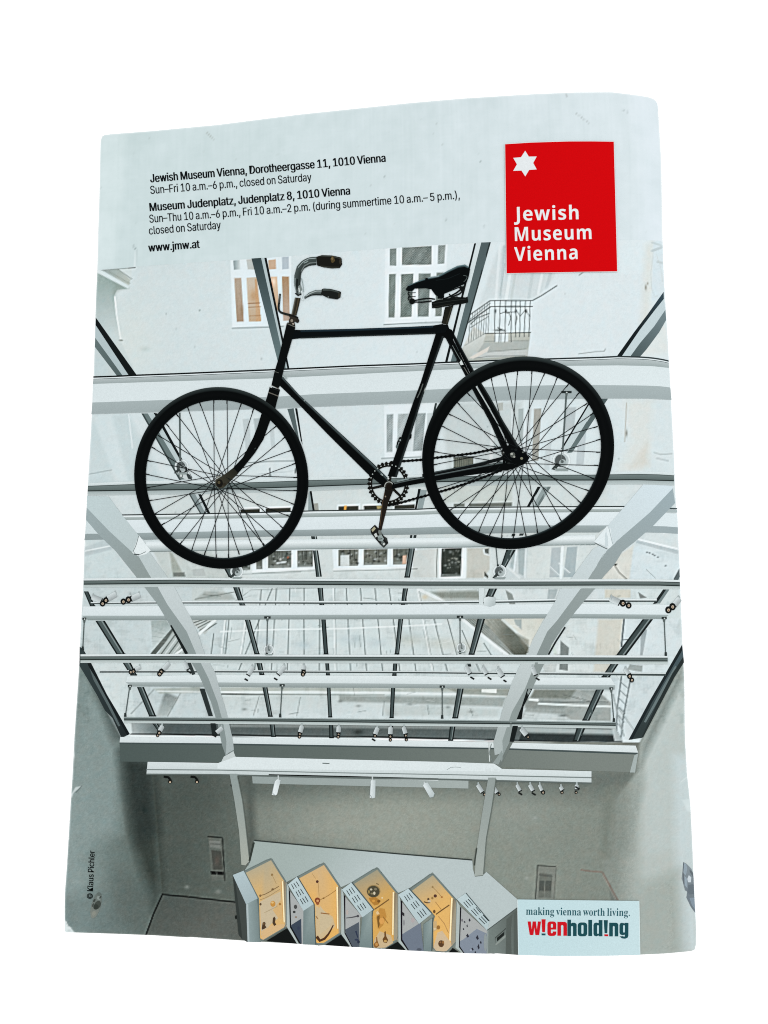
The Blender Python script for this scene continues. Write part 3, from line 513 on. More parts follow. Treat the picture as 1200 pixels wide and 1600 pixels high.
# ------------------------------------------------------------------ crisp printed figures: flat ink shapes that follow the cover
class Ink:
    """one printed figure: polygons, ribbons and rings in ink, stacked in thin layers on the cover"""
    def __init__(s, level): s.V = []; s.F = []; s.C = []; s.lift = 5e-5 + level * 1.5e-5; s.n = 0
    def _add(s, pts, faces, col):
        pts = np.array(pts, float); k = sum(len(v) for v in s.V)
        s.V.append(surf(pts[:, 0], pts[:, 1], s.lift + s.n * 1.6e-6))
        c = col(pts[:, 0], pts[:, 1]) if callable(col) else np.tile(np.asarray(col, float), (len(pts), 1))
        s.C.append(c); s.F += [tuple(k + i for i in f) for f in faces]
    @staticmethod
    def _clip(p, x, keep_less):
        out = []
        for (ax_, ay), (bx, by) in zip(p, p[1:] + p[:1]):
            ia = (ax_ <= x) == keep_less or ax_ == x; ib = (bx <= x) == keep_less or bx == x
            if ia: out.append((ax_, ay))
            if ia != ib:
                t = (x - ax_) / (bx - ax_); out.append((x, ay + t * (by - ay)))
        return out
    def poly(s, pts, col):
        pts = [(float(a), float(b)) for a, b in pts]
        x0, x1 = min(p[0] for p in pts), max(p[0] for p in pts)
        cuts = []; x = x0
        while x < x1:
            x += 30 if x < 700 else (14 if x < 960 else 6); cuts.append(min(x, x1))
        rest = pts
        for i, c in enumerate(cuts):
            piece = s._clip(rest, c, True) if i < len(cuts) - 1 else rest
            if i < len(cuts) - 1: rest = s._clip(rest, c, False)
            if len(piece) >= 3:
                tris = tessellate_polygon([[Vector((a, b, 0)) for a, b in piece]])
                fs = []
                for t in tris:
                    (ax_, ay), (bx, by), (cx, cy) = (piece[j] for j in t)
                    ar = (bx - ax_) * (cy - ay) - (by - ay) * (cx - ax_)
                    if abs(ar) > 1e-6: fs.append(tuple(t) if ar < 0 else tuple(reversed(t)))
                s._add(piece, fs, col)
            if len(rest) < 3: break
        s.n += 1; return s
    def strip(s, A, B, col, step=8.0, col2=None):
        """band between two traced edges, colour from edge A to edge B"""
        n = max(2, int(max(np.hypot(*np.diff(np.array(e, float), axis=0).T).sum() for e in (A, B)) / step) + 1)
        a, b = resample(A, n), resample(B, n); pts = np.r_[a, b]
        if col2 is not None: cc = np.r_[np.tile(np.asarray(col, float), (n, 1)), np.tile(np.asarray(col2, float), (n, 1))]; cf = lambda x, y: cc
        else: cf = col
        up = a[:, 1].mean() < b[:, 1].mean() if abs(a[-1, 0] - a[0, 0]) > abs(a[-1, 1] - a[0, 1]) else a[:, 0].mean() > b[:, 0].mean()
        s._add(pts, [((i, n + i, n + i + 1, i + 1) if True else None) for i in range(n - 1)], cf); s.n += 1; return s
    def line(s, pts, w, col, w2=None, step=10.0):
        L_ = np.hypot(*np.diff(np.array(pts, float), axis=0).T).sum(); n = max(len(pts), int(L_ / step) + 2)
        p = resample(pts, n); d = np.gradient(p, axis=0); d /= np.hypot(d[:, 0], d[:, 1])[:, None] + 1e-9
        ww = np.linspace(w, w if w2 is None else w2, n)[:, None] / 2; nn = np.c_[d[:, 1], -d[:, 0]] * ww
        s._add(np.r_[p + nn, p - nn], [(i, n + i, n + i + 1, i + 1) for i in range(n - 1)], col); s.n += 1; return s
    def ring(s, fo, fi, col_o, col_i, n=120, mid=None, t0=0, t1=2 * math.pi):
        t = np.linspace(t0, t1, n); rings = [fo(t)] + ([fo(t) * (1 - k) + fi(t) * k for k, _ in mid] if mid else []) + [fi(t)]
        cs = [col_o] + ([c for _, c in mid] if mid else []) + [col_i]
        P_ = np.concatenate(rings); cc = np.concatenate([np.tile(np.asarray(c, float), (n, 1)) if not callable(c) else c(*r.T) for c, r in zip(cs, rings)])
        fs = [(k * n + i, (k + 1) * n + i, (k + 1) * n + i + 1, k * n + i + 1) for k in range(len(rings) - 1) for i in range(n - 1)]
        s._add(P_, fs, lambda x, y: cc); s.n += 1; return s
    def disc(s, x, y, rx, ry, col, n=14, ang=0.0):
        t = np.linspace(0, 2 * math.pi, n, endpoint=False); ca, sa = math.cos(ang), math.sin(ang)
        u, v = rx * np.cos(t), ry * np.sin(t)
        s._add(np.r_[[[x, y]], np.c_[x + u * ca - v * sa, y + u * sa + v * ca]], [(0, 1 + (i + 1) % n, 1 + i) for i in range(n)], col); s.n += 1; return s
    def make(s, name, parent, mat=None):
        V_ = np.concatenate(s.V); C_ = lin(np.clip(np.concatenate(s.C), 0, 255)) * ALB
        return mesh_obj(name, V_, s.F, mat or M_INK, parent, C_)
# ---------------- glazing bars of the courtyard roof
BLK, DKG, MDG, LTG = (22, 29, 30), (84, 103, 105), (112, 129, 129), (180, 198, 201)
def bar(*pieces):
    k = Ink(0)
    for pts, c in pieces: k.poly(pts, c)
    return k.make('printed_glazing_bar', photo)
bar(([(408, 403), (413, 403), (453, 591), (450, 591)], LTG), ([(393, 404), (408, 403), (450, 591), (441, 592)], grad((400, 404), (62, 79, 82), (446, 590), (118, 140, 142))), ([(413, 403), (416.5, 402.8), (455.5, 592), (452.5, 592)], BLK))
bar(([(743, 380), (752, 379), (702, 581), (694, 581)], (206, 219, 221)), ([(752, 379), (767, 378.5), (710, 581), (700, 581.5)], grad((758, 380), (88, 104, 106), (706, 580), (106, 126, 128))), ([(741, 380.5), (744, 380), (695.5, 581.5), (691.5, 581.5)], BLK), ([(764.5, 378.5), (767, 378.5), (710, 581), (708, 581)], (50, 62, 63)), ([(699, 579), (710, 578), (709.5, 582.5), (700, 582.5)], (30, 38, 38)))
bar(([(149.5, 504), (212, 600), (198, 600.5), (149, 528)], LTG), ([(149, 528), (200, 598.5), (194, 602), (148.3, 542)], grad((150, 535), (108, 126, 126), (195, 600), (84, 100, 100))), ([(149.6, 496), (213, 585), (220, 601), (211, 601.5), (149.5, 508)], (24, 31, 32)))
bar(([(1037, 466), (1022, 485), (1000, 515), (968, 562), (961, 574), (973, 574), (1000, 537), (1022, 511), (1039.5, 484)], (192, 209, 213)), ([(1039.6, 484), (1022, 510), (1000, 536), (972, 574.5), (985, 574.5), (1010, 546), (1030, 519), (1040.8, 500)], grad((1038, 495), (120, 138, 142), (978, 574), (74, 90, 91))), ([(1036.9, 456), (1012, 491), (990, 520), (965, 555), (953, 574), (961, 574), (968, 562), (1000, 515), (1022, 486), (1037.2, 467)], grad((1034, 460), (62, 84, 94), (990, 520), (26, 36, 39))))
bar(([(230, 646), (242, 646), (282, 714), (300, 747), (291, 748)], (186, 203, 205)), ([(221, 646), (231, 646), (292, 748.5), (280, 750)], MDG), ([(221, 646), (224, 646), (283, 750), (280, 750)], (66, 80, 80)), ([(240, 645), (246, 646), (283, 714), (301, 747), (296, 747), (280, 716)], BLK))
bar(([(305, 772), (311, 772), (331, 812), (326, 813)], (192, 206, 208)), ([(295, 772), (305, 772), (327, 813), (319, 813)], (140, 155, 156)), ([(295, 772), (297.5, 772), (321, 813), (318.5, 813)], (80, 92, 92)), ([(309.5, 772), (314, 772), (334, 813), (330, 813)], BLK))
bar(([(458, 638), (462, 638), (472, 690), (466, 680)], (206, 219, 221)), ([(449, 639), (459, 638), (468, 690), (458, 668)], (94, 110, 111)), ([(461, 638), (464.5, 638), (473, 695), (470, 688)], BLK))
bar(([(482, 770), (484.5, 767), (491, 810), (481.5, 810)], (150, 166, 167)), ([(484, 767.5), (487, 767.5), (493.5, 809), (490.2, 809.5)], BLK), ([(481, 807.5), (490, 807), (490, 811), (481.5, 811)], (40, 48, 48)))
bar(([(486, 838), (495, 838), (496, 843.5), (487, 844)], (52, 62, 62)), ([(492, 838), (493.4, 838), (494, 843.5), (492.6, 843.5)], (170, 184, 184)))
bar(([(489, 860), (497, 860), (503, 901), (494, 901.5)], (76, 90, 90)), ([(489, 860), (491, 860), (496, 901.5), (494, 901.5)], (34, 42, 42)), ([(495.4, 860), (496.8, 860), (502.6, 901), (501, 901)], (24, 30, 30)), ([(493.6, 860), (494.6, 860), (500.2, 901), (499, 901)], (170, 184, 184)))
for x0, y0, w0, x1, y1, w1 in ((496, 918, 8.5, 499.5, 946, 7), (502, 968, 7, 506, 1022, 7), (508, 1034, 6, 509.5, 1055, 6), (510.5, 1074, 6, 513, 1120.5, 6), (514, 1130, 6.5, 514.5, 1153, 7),
                           (629.5, 918.5, 8.5, 626.6, 945, 6.5), (622.5, 967, 7.5, 616.8, 1022, 7), (614.5, 1034, 6.7, 613, 1055.5, 6.5), (611, 1074.5, 6.5, 608.8, 1121.5, 6.3), (608, 1131.5, 6.5, 607, 1151, 6.5),
                           (364, 917, 10, 374.8, 946.5, 8.5), (382.5, 968.5, 8.5, 397.5, 1022, 8), (400, 1034, 9, 405.5, 1054.5, 7.5), (410, 1074, 8, 419, 1119.5, 7), (421, 1129.5, 8, 424, 1151, 7),
                           (149, 970, 15, 182, 1022.5, 14), (191, 1034.5, 13, 204, 1055, 10), (214, 1073.5, 11, 233, 1119, 11), (237, 1129, 9, 246, 1141, 6),
                           (764, 919.5, 13, 759, 932, 12), (746, 967, 12, 732.3, 1022.5, 9), (729, 1034.5, 6, 730, 1041, 6), (714.5, 1076, 10, 706.8, 1122, 9), (703, 1133, 9, 700.5, 1157, 7.5),
                           (639, 857, 9.5, 632, 902, 8.5), (791, 859, 15, 782, 886, 8.5), (1004, 967.5, 16.5, 962, 1024.5, 16), (955, 1035.5, 13, 940, 1057.8, 13), (931, 1077.5, 13, 910, 1125.5, 11), (901, 1136.5, 14, 895, 1157.8, 11), (131, 924, 7, 141, 947.5, 8), (350.5, 889, 14, 357, 901, 12)):
    tone = random.choice(((78, 92, 92), (70, 84, 84), (88, 103, 103)))
    k = Ink(0); k.poly([(x0, y0), (x0 + w0, y0), (x1 + w1, y1), (x1, y1)], tone)
    e = .2 if w0 > 9 else .26
    for a, c in ((0, (36, 45, 45)), (1 - e, (24, 31, 31))): k.poly([(x0 + w0 * a, y0), (x0 + w0 * (a + e), y0), (x1 + w1 * (a + e), y1), (x1 + w1 * a, y1)], c)
    if w0 > 7: k.poly([(x0 + w0 * .6, y0), (x0 + w0 * .74, y0), (x1 + w1 * .74, y1), (x1 + w1 * .6, y1)], (136, 150, 150))
    k.poly([(x1 - .3, y1 - 1.5), (x1 + w1 + .3, y1 - 1.5), (x1 + w1 + .3, y1 + .6), (x1 - .3, y1 + .6)], (32, 40, 40)); k.make('printed_glazing_bar', photo)
bar(([(657, 765), (667, 766), (658, 806), (650, 807)], (148, 164, 165)), ([(653.5, 764), (657.5, 764), (650.5, 798), (647.5, 799)], BLK), ([(650, 804), (658, 803.5), (658, 807), (650, 807.5)], (30, 38, 38)))
bar(([(641, 836), (651, 836), (650, 843), (640, 843)], (48, 58, 58)), ([(644.5, 836), (646.5, 836), (645.5, 843), (643.5, 843)], (190, 202, 202)))
bar(([(924, 624), (941, 623), (886, 706), (877, 701)], (192, 208, 210)), ([(939, 623), (950, 623), (894, 707), (886, 708)], grad((944, 624), (84, 100, 101), (890, 706), (112, 130, 130))), ([(921, 627), (926, 623), (880, 700), (876, 702)], BLK))
bar(([(844, 760), (850, 760), (828, 803), (821, 803)], (192, 206, 207)), ([(849, 760.5), (861, 760.5), (834, 804), (825, 804.5)], (150, 165, 165)), ([(856, 760.5), (861, 760.5), (834, 804), (830, 804)], (112, 126, 126)), ([(840, 760.5), (845, 760.5), (821, 803), (817, 803)], BLK))
bar(([(800, 834), (805.5, 834), (803.5, 840), (798.5, 840)], (50, 60, 60)), ([(812, 833.5), (819, 833.5), (817, 837), (811, 837)], (50, 60, 60)))
bar(([(679.6, 630), (683, 630), (679, 648), (676, 648)], (60, 72, 72)))
bar(([(1054, 905), (1061.5, 893), (1062, 901), (1059, 908)], (96, 110, 112)), ([(1040, 921), (1046, 921), (1031, 943), (1023, 943)], (120, 136, 137)), ([(1036, 921), (1041, 921), (1026, 943), (1020, 944)], (36, 45, 46)))
bar(([(124.5, 1010), (131, 1016), (142, 1035), (167, 1085), (182, 1110), (203, 1147), (190, 1153), (176, 1122), (164, 1110), (151, 1085), (124.2, 1040)], grad((130, 1040), (60, 74, 76), (195, 1150), (44, 54, 55))), ([(131, 1016), (142, 1035), (167, 1085), (182, 1110), (203, 1147), (199, 1149), (178, 1112), (162, 1085), (138, 1040)], (28, 36, 38)), ([(140, 1044), (150, 1060), (172, 1101), (188, 1134), (185, 1135), (168, 1102), (146, 1062)], (98, 113, 114)))
bar(([(1065.8, 1007), (1040, 1052), (1015, 1095), (982, 1156), (1003, 1153), (1030, 1098), (1052, 1057), (1068.5, 1033)], grad((1055, 1030), (82, 100, 106), (1000, 1140), (58, 70, 70))), ([(1065.8, 1007), (1040, 1052), (1015, 1095), (982, 1156), (988, 1155.5), (1019, 1097), (1044, 1054), (1066.5, 1015)], (36, 46, 49)), ([(1055, 1040), (1036, 1072), (1006, 1128), (1009, 1129), (1040, 1074), (1058, 1043)], (112, 128, 129)), ([(1067.5, 1026), (1050, 1053), (1028, 1096), (1002, 1153), (1005, 1152), (1033, 1098), (1054, 1058), (1068.6, 1035)], (48, 58, 58)))

# ---------------- horizontal steel frames and girders
def frame(bands):
    k = Ink(2)
    for A, B, c, *c2 in bands: k.strip(A, B, c, 8, c2[0] if c2 else None)
    return k.make('printed_roof_frame', photo)
def off(p, d): return [(x, y + d) for x, y in p]
F1 = [(146, 588), (182, 586.8), (212, 585.3), (282, 582.7), (417, 577), (454, 575.3), (550, 570.8), (640, 567.8), (695, 565.3), (775, 562), (857, 559.8), (940, 557.3), (965, 556), (997, 556.7), (1017, 558), (1034, 560.5), (1044.5, 563)]
F1b = [(145, 600), (220, 597.5), (282, 595.5), (417, 591.5), (550, 585), (695, 577.7), (775, 574.5), (857, 572), (965, 571), (1017, 572), (1045, 575)]
frame([(off(F1, 4.5), F1b, (182, 194, 195), (160, 173, 173)), (off(F1, 2.3), off(F1, 5.2), (220, 231, 233)), (off(F1, 4.0), off(F1, 5.0), (92, 106, 106)), (F1, off(F1, 2.4), grad((600, 570), (22, 29, 30), (1030, 560), (62, 74, 76)))])
G1m = [(144.5, 629), (275, 624.5), (432, 620), (492, 616), (640, 610.5), (760, 604.5), (865, 602), (927, 601.7), (1005, 602.5), (1030, 603.5), (1047.2, 605.5)]
G1b = [(143, 647.3), (220, 645), (432, 638.5), (492, 636), (640, 630.3), (775, 626), (865, 624), (950, 622.8), (1010, 623), (1049, 625)]
def girder(bands):
    k = Ink(3)
    for A, B, c, *c2 in bands: k.strip(A, B, c, 8, c2[0] if c2 else None)
    return k.make('printed_girder', photo)
girder([(F1b, G1m, (211, 223, 225), (212, 224, 226)), (G1m, G1b, (169, 182, 183), (163, 176, 177)), (off(G1b, -1.2), G1b, (170, 182, 183))])
F2 = [(137.5, 759.2), (210, 756.3), (330, 755.5), (420, 752.8), (482, 750.3), (575, 748.3), (690, 744.8), (815, 742.3), (930, 741.7), (995, 740.5), (1030, 741.3), (1053, 742.8)]
F2b = [(137, 768), (210, 767), (330, 765.5), (420, 763), (482, 761), (575, 757.5), (690, 753.5), (815, 751), (930, 751), (995, 750.5), (1053, 752)]
frame([(off(F2, -4.2), off(F2, .4), (214, 226, 227), (200, 213, 214)), (off(F2b, -.4), off(F2b, 6.5), (164, 178, 178), (186, 199, 199)), (F2, F2b, (120, 135, 134), (96, 110, 108)), (off(F2b, -1.7), F2b, (44, 54, 53)), (F2, off(F2, 1.2), (84, 97, 96))])
F3 = [(191, 803.8), (300, 802.3), (420, 799.6), (492, 797.3), (600, 795.8), (647, 795.2), (700, 792.4), (845, 791), (979, 790.6)]
frame([(off(F3, 1.6), off(F3, 4.6), (222, 232, 233)), (off(F3, 4.4), [(198, 812.3), (300, 812), (420, 809.5), (492, 808), (600, 806), (700, 803.5), (845, 801), (967, 799.5)], (178, 191, 190), (150, 163, 161)), (F3, off(F3, 1.8), (48, 58, 58))])
girder([([(190, 812.5), (420, 809.5), (492, 808), (600, 806), (700, 803), (845, 801), (968, 800)], [(206, 833), (420, 828.5), (600, 826), (700, 823), (845, 821), (953, 821)], (216, 228, 231), (211, 223, 226)),
        ([(206, 833), (420, 828.5), (600, 826), (700, 823), (845, 821), (950, 821)], [(225, 843.5), (420, 838.5), (600, 836), (700, 834.5), (845, 832.3), (936, 832)], (160, 174, 175), (142, 155, 156))])
girder([([(1024, 801), (1040, 801.5), (1058, 803)], [(1020, 822), (1040, 822.5), (1059, 824)], (212, 225, 228)), ([(1020, 822), (1040, 822.5), (1059, 824)], [(1008, 832), (1035, 832.5), (1059, 834)], (158, 173, 176)), ([(1034, 793), (1058, 794)], [(1032, 795), (1058, 796)], (72, 86, 88)), ([(1034, 796), (1058, 797)], [(1030, 800), (1058, 801)], (172, 186, 187))])
girder([([(133.5, 834.5), (152, 834)], [(132, 843.8), (164, 843)], (150, 164, 165)), ([(136, 803), (148, 803)], [(134, 834), (160, 834)], (205, 219, 221))])
k = Ink(3)
for A, B, c, c2 in (([(228, 846), (420, 843.2), (560, 842), (700, 840), (845, 837.5), (930, 836)], [(228, 850.5), (420, 848), (560, 846.5), (700, 845), (845, 842.5), (930, 841)], (212, 224, 226), (226, 236, 237)),
                    ([(228, 850.5), (420, 848), (560, 846.5), (700, 845), (845, 842.5), (930, 841)], [(228, 862), (420, 858.5), (560, 857), (700, 855.5), (845, 852), (930, 851)], (226, 236, 237), (158, 172, 172))): k.strip(A, B, c, 8, c2)
k.line([(228, 862), (420, 858.5), (560, 857), (700, 855.5), (845, 852), (930, 851)], 1.1, (130, 144, 143)); k.make('printed_steel_pipe', photo)
B3t = [(130, 947.5), (255, 947), (420, 946), (600, 945.3), (700, 945), (900, 943.5), (1046, 945)]
girder([([(142, 940.8), (243, 939.5), (384, 938.3), (500, 939), (650, 939.2), (760, 938), (869, 935.5), (1026, 935.8)], [(142, 943), (243, 942), (384, 941), (500, 941.5), (650, 941.5), (760, 940.5), (869, 938), (1026, 938.5)], (218, 228, 229)),
        ([(142, 942.3), (243, 941.3), (384, 941), (500, 941.3), (650, 941.3), (760, 940.3), (869, 938), (1026, 938.3)], [(142, 943.8), (243, 943), (384, 943), (500, 943.5), (650, 943.5), (760, 942.3), (869, 940.5), (1026, 940.5)], (74, 86, 86)),
        (B3t, [(128, 962), (255, 962), (420, 960.8), (600, 960.3), (700, 960), (900, 959.2), (1045, 960.5)], (216, 227, 229), (211, 223, 225)), ([(128, 962), (255, 962), (420, 960.8), (600, 960.3), (700, 960), (900, 959.2), (1045, 960.5)], [(138, 969), (264, 969), (420, 968), (600, 967.3), (700, 967), (900, 966), (1037, 967)], (168, 181, 181), (140, 153, 152))])
girder([([(156, 1047.2), (340, 1047), (500, 1047.8), (650, 1048.5), (810, 1050), (1040, 1051.5)], [(156, 1049), (340, 1048.8), (500, 1049.5), (650, 1050.3), (810, 1051.8), (1040, 1053)], (206, 216, 216)), ([(156, 1048.8), (340, 1048.6), (500, 1049.3), (650, 1050), (810, 1051.6), (1040, 1053)], [(156, 1051), (340, 1050.6), (500, 1051.3), (650, 1052), (810, 1053.6), (1040, 1056)], (70, 82, 82)),
        ([(199, 1057), (314, 1054.5), (420, 1055), (600, 1056), (700, 1057), (800, 1058), (954, 1059)], [(197, 1066), (325, 1066), (420, 1067), (600, 1068), (700, 1069), (800, 1069.5), (961, 1070.5)], (217, 228, 229), (208, 220, 221)), ([(197, 1066), (325, 1066), (420, 1067), (600, 1068), (700, 1069), (800, 1069.5), (961, 1070.5)], [(206, 1072.5), (332, 1073), (420, 1074), (600, 1074.8), (700, 1075.5), (800, 1076), (960, 1077.5)], (172, 184, 184), (146, 159, 158))])
girder([([(188, 1151.5), (350, 1152), (560, 1155.5), (780, 1160), (993, 1165)], [(187, 1160), (350, 1161.5), (560, 1165), (780, 1168.5), (997, 1176)], (214, 225, 226), (208, 219, 220)), ([(187, 1160), (350, 1161.5), (560, 1165), (780, 1168.5), (997, 1176)], [(189, 1190), (350, 1191), (560, 1195), (780, 1198), (993, 1207)], grad((200, 1175), (88, 102, 99), (900, 1190), (130, 139, 133))), ([(187, 1160), (350, 1161.5), (560, 1165), (780, 1168.5), (997, 1176)], [(187, 1162.5), (350, 1164), (560, 1167.5), (780, 1171), (997, 1179)], (76, 90, 90)), ([(991, 1180), (997, 1177)], [(984, 1207), (992, 1207)], (168, 180, 178))])

# ---------------- arched columns
k = Ink(5)
k.poly([(136, 775), (170, 776), (192, 806), (217, 837), (236, 866), (262, 902), (272, 918), (250, 918), (231, 899), (207, 865), (170, 830), (135.5, 794)], grad((140, 790), (190, 208, 210), (255, 910), (188, 201, 201)))
k.poly([(135.5, 793), (170, 829), (207, 863), (216, 868), (234, 899), (246, 917), (225, 917), (212, 900), (181, 861), (155, 836), (134.5, 812)], grad((140, 805), (160, 176, 178), (230, 905), (148, 160, 158)))
k.poly([(217, 836), (233, 857), (236, 860), (228, 866), (216, 869), (207, 864)], (224, 234, 235)); k.line([(217, 837), (213, 852), (207, 864), (216, 868), (228, 862)], 1.1, (130, 142, 142)); k.line([(210, 866), (218, 867)], 2, (90, 100, 100))
k.poly([(246, 916), (272, 916), (287, 945), (297, 962), (310, 992), (320, 1022), (337, 1052), (344, 1080), (351, 1102), (357, 1125), (364, 1156), (366, 1174), (352, 1180), (353, 1172), (349, 1130), (340, 1097), (326, 1060), (307, 1022), (292, 987), (262, 945)], grad((260, 920), (197, 209, 210), (358, 1150), (172, 184, 184)))
k.poly([(225, 916), (246, 916), (262, 945), (292, 987), (307, 1022), (326, 1060), (340, 1097), (349, 1130), (354, 1158), (353, 1181), (347, 1164), (340, 1130), (330, 1097), (312, 1057), (292, 1022), (280, 1000), (260, 967), (245, 942)], grad((240, 920), (152, 165, 164), (345, 1140), (140, 153, 152)))
k.line([(267, 977), (280, 1000), (292, 1022)], 2.5, (30, 38, 38), 5); k.line([(295, 1034), (303, 1054)], 5, (56, 66, 66)); k.poly([(312, 1076), (320, 1076), (333, 1119), (326, 1119)], (52, 62, 62)); k.poly([(329, 1130), (337, 1130), (340, 1150), (332, 1150)], (40, 50, 50))
k.line([(366, 1172), (352, 1180), (349, 1190)], 1.1, (120, 132, 130)); k.poly([(350, 1182), (365, 1174), (369, 1184), (345, 1192)], (196, 207, 206))
k.make('printed_arched_column', photo)
k = Ink(5)
k.poly([(1005, 757), (1050.5, 759), (1051, 763), (1015, 802), (956, 853), (944, 866), (920, 903), (908, 921), (876, 921), (893, 903), (926, 858), (938, 852), (951, 820), (977, 790)], grad((1040, 765), (204, 220, 226), (895, 910), (194, 207, 208)))
k.poly([(1051, 763), (1015, 801), (956, 852), (942, 867), (920, 903), (907, 921), (929, 921), (942, 902), (960, 882), (972, 862), (992, 846), (1020, 822), (1054.5, 786)], grad((1045, 775), (158, 175, 180), (920, 910), (152, 164, 163)))
k.poly([(948, 822), (954, 826), (957, 852), (950, 858), (937, 851), (928, 847), (938, 834)], (218, 229, 231)); k.line([(951, 824), (957, 850)], 1, (170, 184, 186)); k.line([(929, 848), (944, 856), (949, 858)], 1.4, (110, 122, 122)); k.line([(936, 850), (949, 856)], 2, (196, 208, 210))
k.poly([(875, 920), (908, 920), (870, 970), (855, 987), (839, 1024), (824, 1024), (832, 1000), (849, 970), (869, 937)], grad((890, 925), (196, 209, 211), (832, 1020), (190, 202, 202)))
k.poly([(907, 920), (929, 920), (902, 952), (878, 982), (862, 1007), (855, 1024), (838, 1024), (855, 987), (870, 970)], grad((915, 925), (152, 164, 163), (848, 1020), (140, 152, 150)))
k.line([(883, 980), (868, 1003), (857, 1023)], 2.6, (34, 42, 42))
k.poly([(815, 1035), (836, 1035), (834, 1042), (820, 1077), (800, 1112), (785, 1157), (786, 1176), (773, 1180), (771, 1160), (785, 1110), (800, 1065)], grad((825, 1040), (192, 204, 204), (780, 1150), (176, 187, 186)))
k.poly([(836, 1035), (851, 1035), (832, 1075), (815, 1102), (807, 1125), (797, 1157), (782, 1196), (770, 1192), (786, 1170), (785, 1157), (800, 1112), (820, 1077), (834, 1042)], grad((840, 1040), (144, 156, 154), (785, 1180), (150, 162, 160)))
k.poly([(832, 1076), (824, 1076), (815, 1104), (807, 1124), (815, 1124), (818, 1104)], (26, 33, 33)); k.poly([(801, 1134), (809.5, 1134), (803, 1159), (796, 1159)], (30, 38, 38)); k.poly([(802, 1159), (782, 1196), (784, 1203), (778, 1196), (796, 1160)], (120, 130, 126))
k.line([(764, 1160), (765, 1190)], 1.6, (206, 216, 214)); k.line([(768, 1162), (764, 1176), (770, 1192)], 1.1, (130, 142, 140))
k.make('printed_arched_column', photo)

# ---------------- light tracks
def track(top, h, ledge=True, x_off=0):
    k = Ink(6)
    if ledge: k.strip(off(top, -3.6), off(top, .4), (220, 230, 231), 8, (206, 217, 218))
    k.strip(off(top, h - .4), off(top, h + 4.2), (172, 186, 184), 8, (196, 208, 207)); k.strip(top, off(top, h), (118, 132, 130), 8, (84, 97, 95)); k.strip(off(top, h - 1.6), off(top, h), (40, 50, 49)); k.strip(off(top, -.4), off(top, .9), (60, 72, 71))
    return k
track([(131, 907.5), (275, 906.2), (350, 907), (500, 908), (647, 909), (800, 909.2), (960, 908.8), (1030, 909), (1062, 910)], 6.2).make('printed_light_track', photo)
track([(126, 1026), (275, 1025.5), (350, 1026), (500, 1026.5), (700, 1027), (897, 1027.5), (1043, 1028)], 5.6).make('printed_light_track', photo)
k = track([(194, 1121.5), (350, 1122.5), (500, 1124), (650, 1126), (800, 1127.5), (962, 1130)], 4.2, False)
k.strip([(194, 1120.6), (500, 1122.6), (800, 1126.2), (962, 1128.6)], [(194, 1121.8), (500, 1124), (800, 1127.5), (962, 1130)], (150, 164, 163)); k.make('printed_light_track', photo)
for x0, y0, x1, y1, hd in ((132, 967, 129.5, 1016, 3), (1037.5, 966, 1040, 1025, 4), (203, 1072, 196, 1120, 3), (955, 1076, 959, 1128, 3), (418, 965, 417, 1022, 5), (441, 1071, 438, 1121, 4), (718.8, 964, 719, 1022, 5), (691, 1073, 691, 1123, 4), (281, 645, 282, 742, 0), (885, 613, 878, 722, 8), (775, 855, 778, 888, 0)):
    k = Ink(6); k.line([(x0, y0), (x1, y1)], 1.7 if x0 not in (281, 885) else 2.6, (92, 105, 104)); k.poly([(x1 - 1.6, y1 - 6), (x1 + 1.6, y1 - 6), (x1 + 2, y1), (x1 - 2, y1)], (52, 62, 61))
    if hd:
        k.poly([(x0 - hd, y0 - 2), (x0 + hd, y0 - 2), (x0 + hd, y0 + 1.6), (x0 - hd, y0 + 1.6)], (44, 54, 53)); k.poly([(x0 - 2.2, y0 + 1), (x0 + 2.2, y0 + 1), (x0 + 1.4, y0 + 6), (x0 - 1.4, y0 + 6)], (96, 108, 106)); k.disc(x0 + .5, y0 + .4, 1.1, 1.1, (200, 210, 208))
    k.make('printed_hanger_rod', photo)
def pulley(x, y, r, dark=1.0):
    k = Ink(6); k.disc(x, y, r, r, (220, 230, 231), 22); k.disc(x, y, r * .82, r * .82, (184, 197, 198), 20); k.disc(x - r * .1, y, r * .62, r * .7, tuple(int(165 - 75 * dark) + v for v in (0, 8, 8)), 16)
    k.disc(x + r * .15, y + r * .25, r * .42, r * .42, (170, 182, 182), 12); k.disc(x + r * .1, y + r * .1, r * .18, r * .18, (96, 106, 106), 8)
    k.poly([(x - r * 1.1, y + r * .95), (x - r * .5, y + r * .2), (x - r * .2, y + r * .5), (x - r * .7, y + r * 1.05)], (60, 70, 69)) if dark > .5 else None
    k.poly([(x - r * .8, y + r * .85), (x + r * .9, y + r * .85), (x + r * .7, y + r * 1.15), (x - r * .6, y + r * 1.15)], (150, 163, 162)); k.line([(x + .5, y - r), (x - .5, y + r * .2)], 1.3, (110, 122, 120)); k.make('printed_pulley', photo)
pulley(284, 729, 11); pulley(877, 720, 14); pulley(370, 893, 10); pulley(781, 893, 10.5); pulley(420, 1015, 8, .1); pulley(721, 1012, 7.5, .1)
k = Ink(6)
for q, c in (([(281, 744), (286, 730), (296, 738), (300, 748), (291, 750)], (200, 211, 211)), ([(287, 727), (292, 730), (294, 740), (290, 736)], (40, 48, 48)), ([(290, 738), (297, 742), (301, 750), (294, 748)], (60, 70, 70))): k.poly(q, c)
k.disc(283, 743, 3.4, 4.4, (120, 130, 128)); k.disc(283, 743, 1.8, 2.4, (206, 214, 212)); k.make('printed_pulley_bracket', photo)

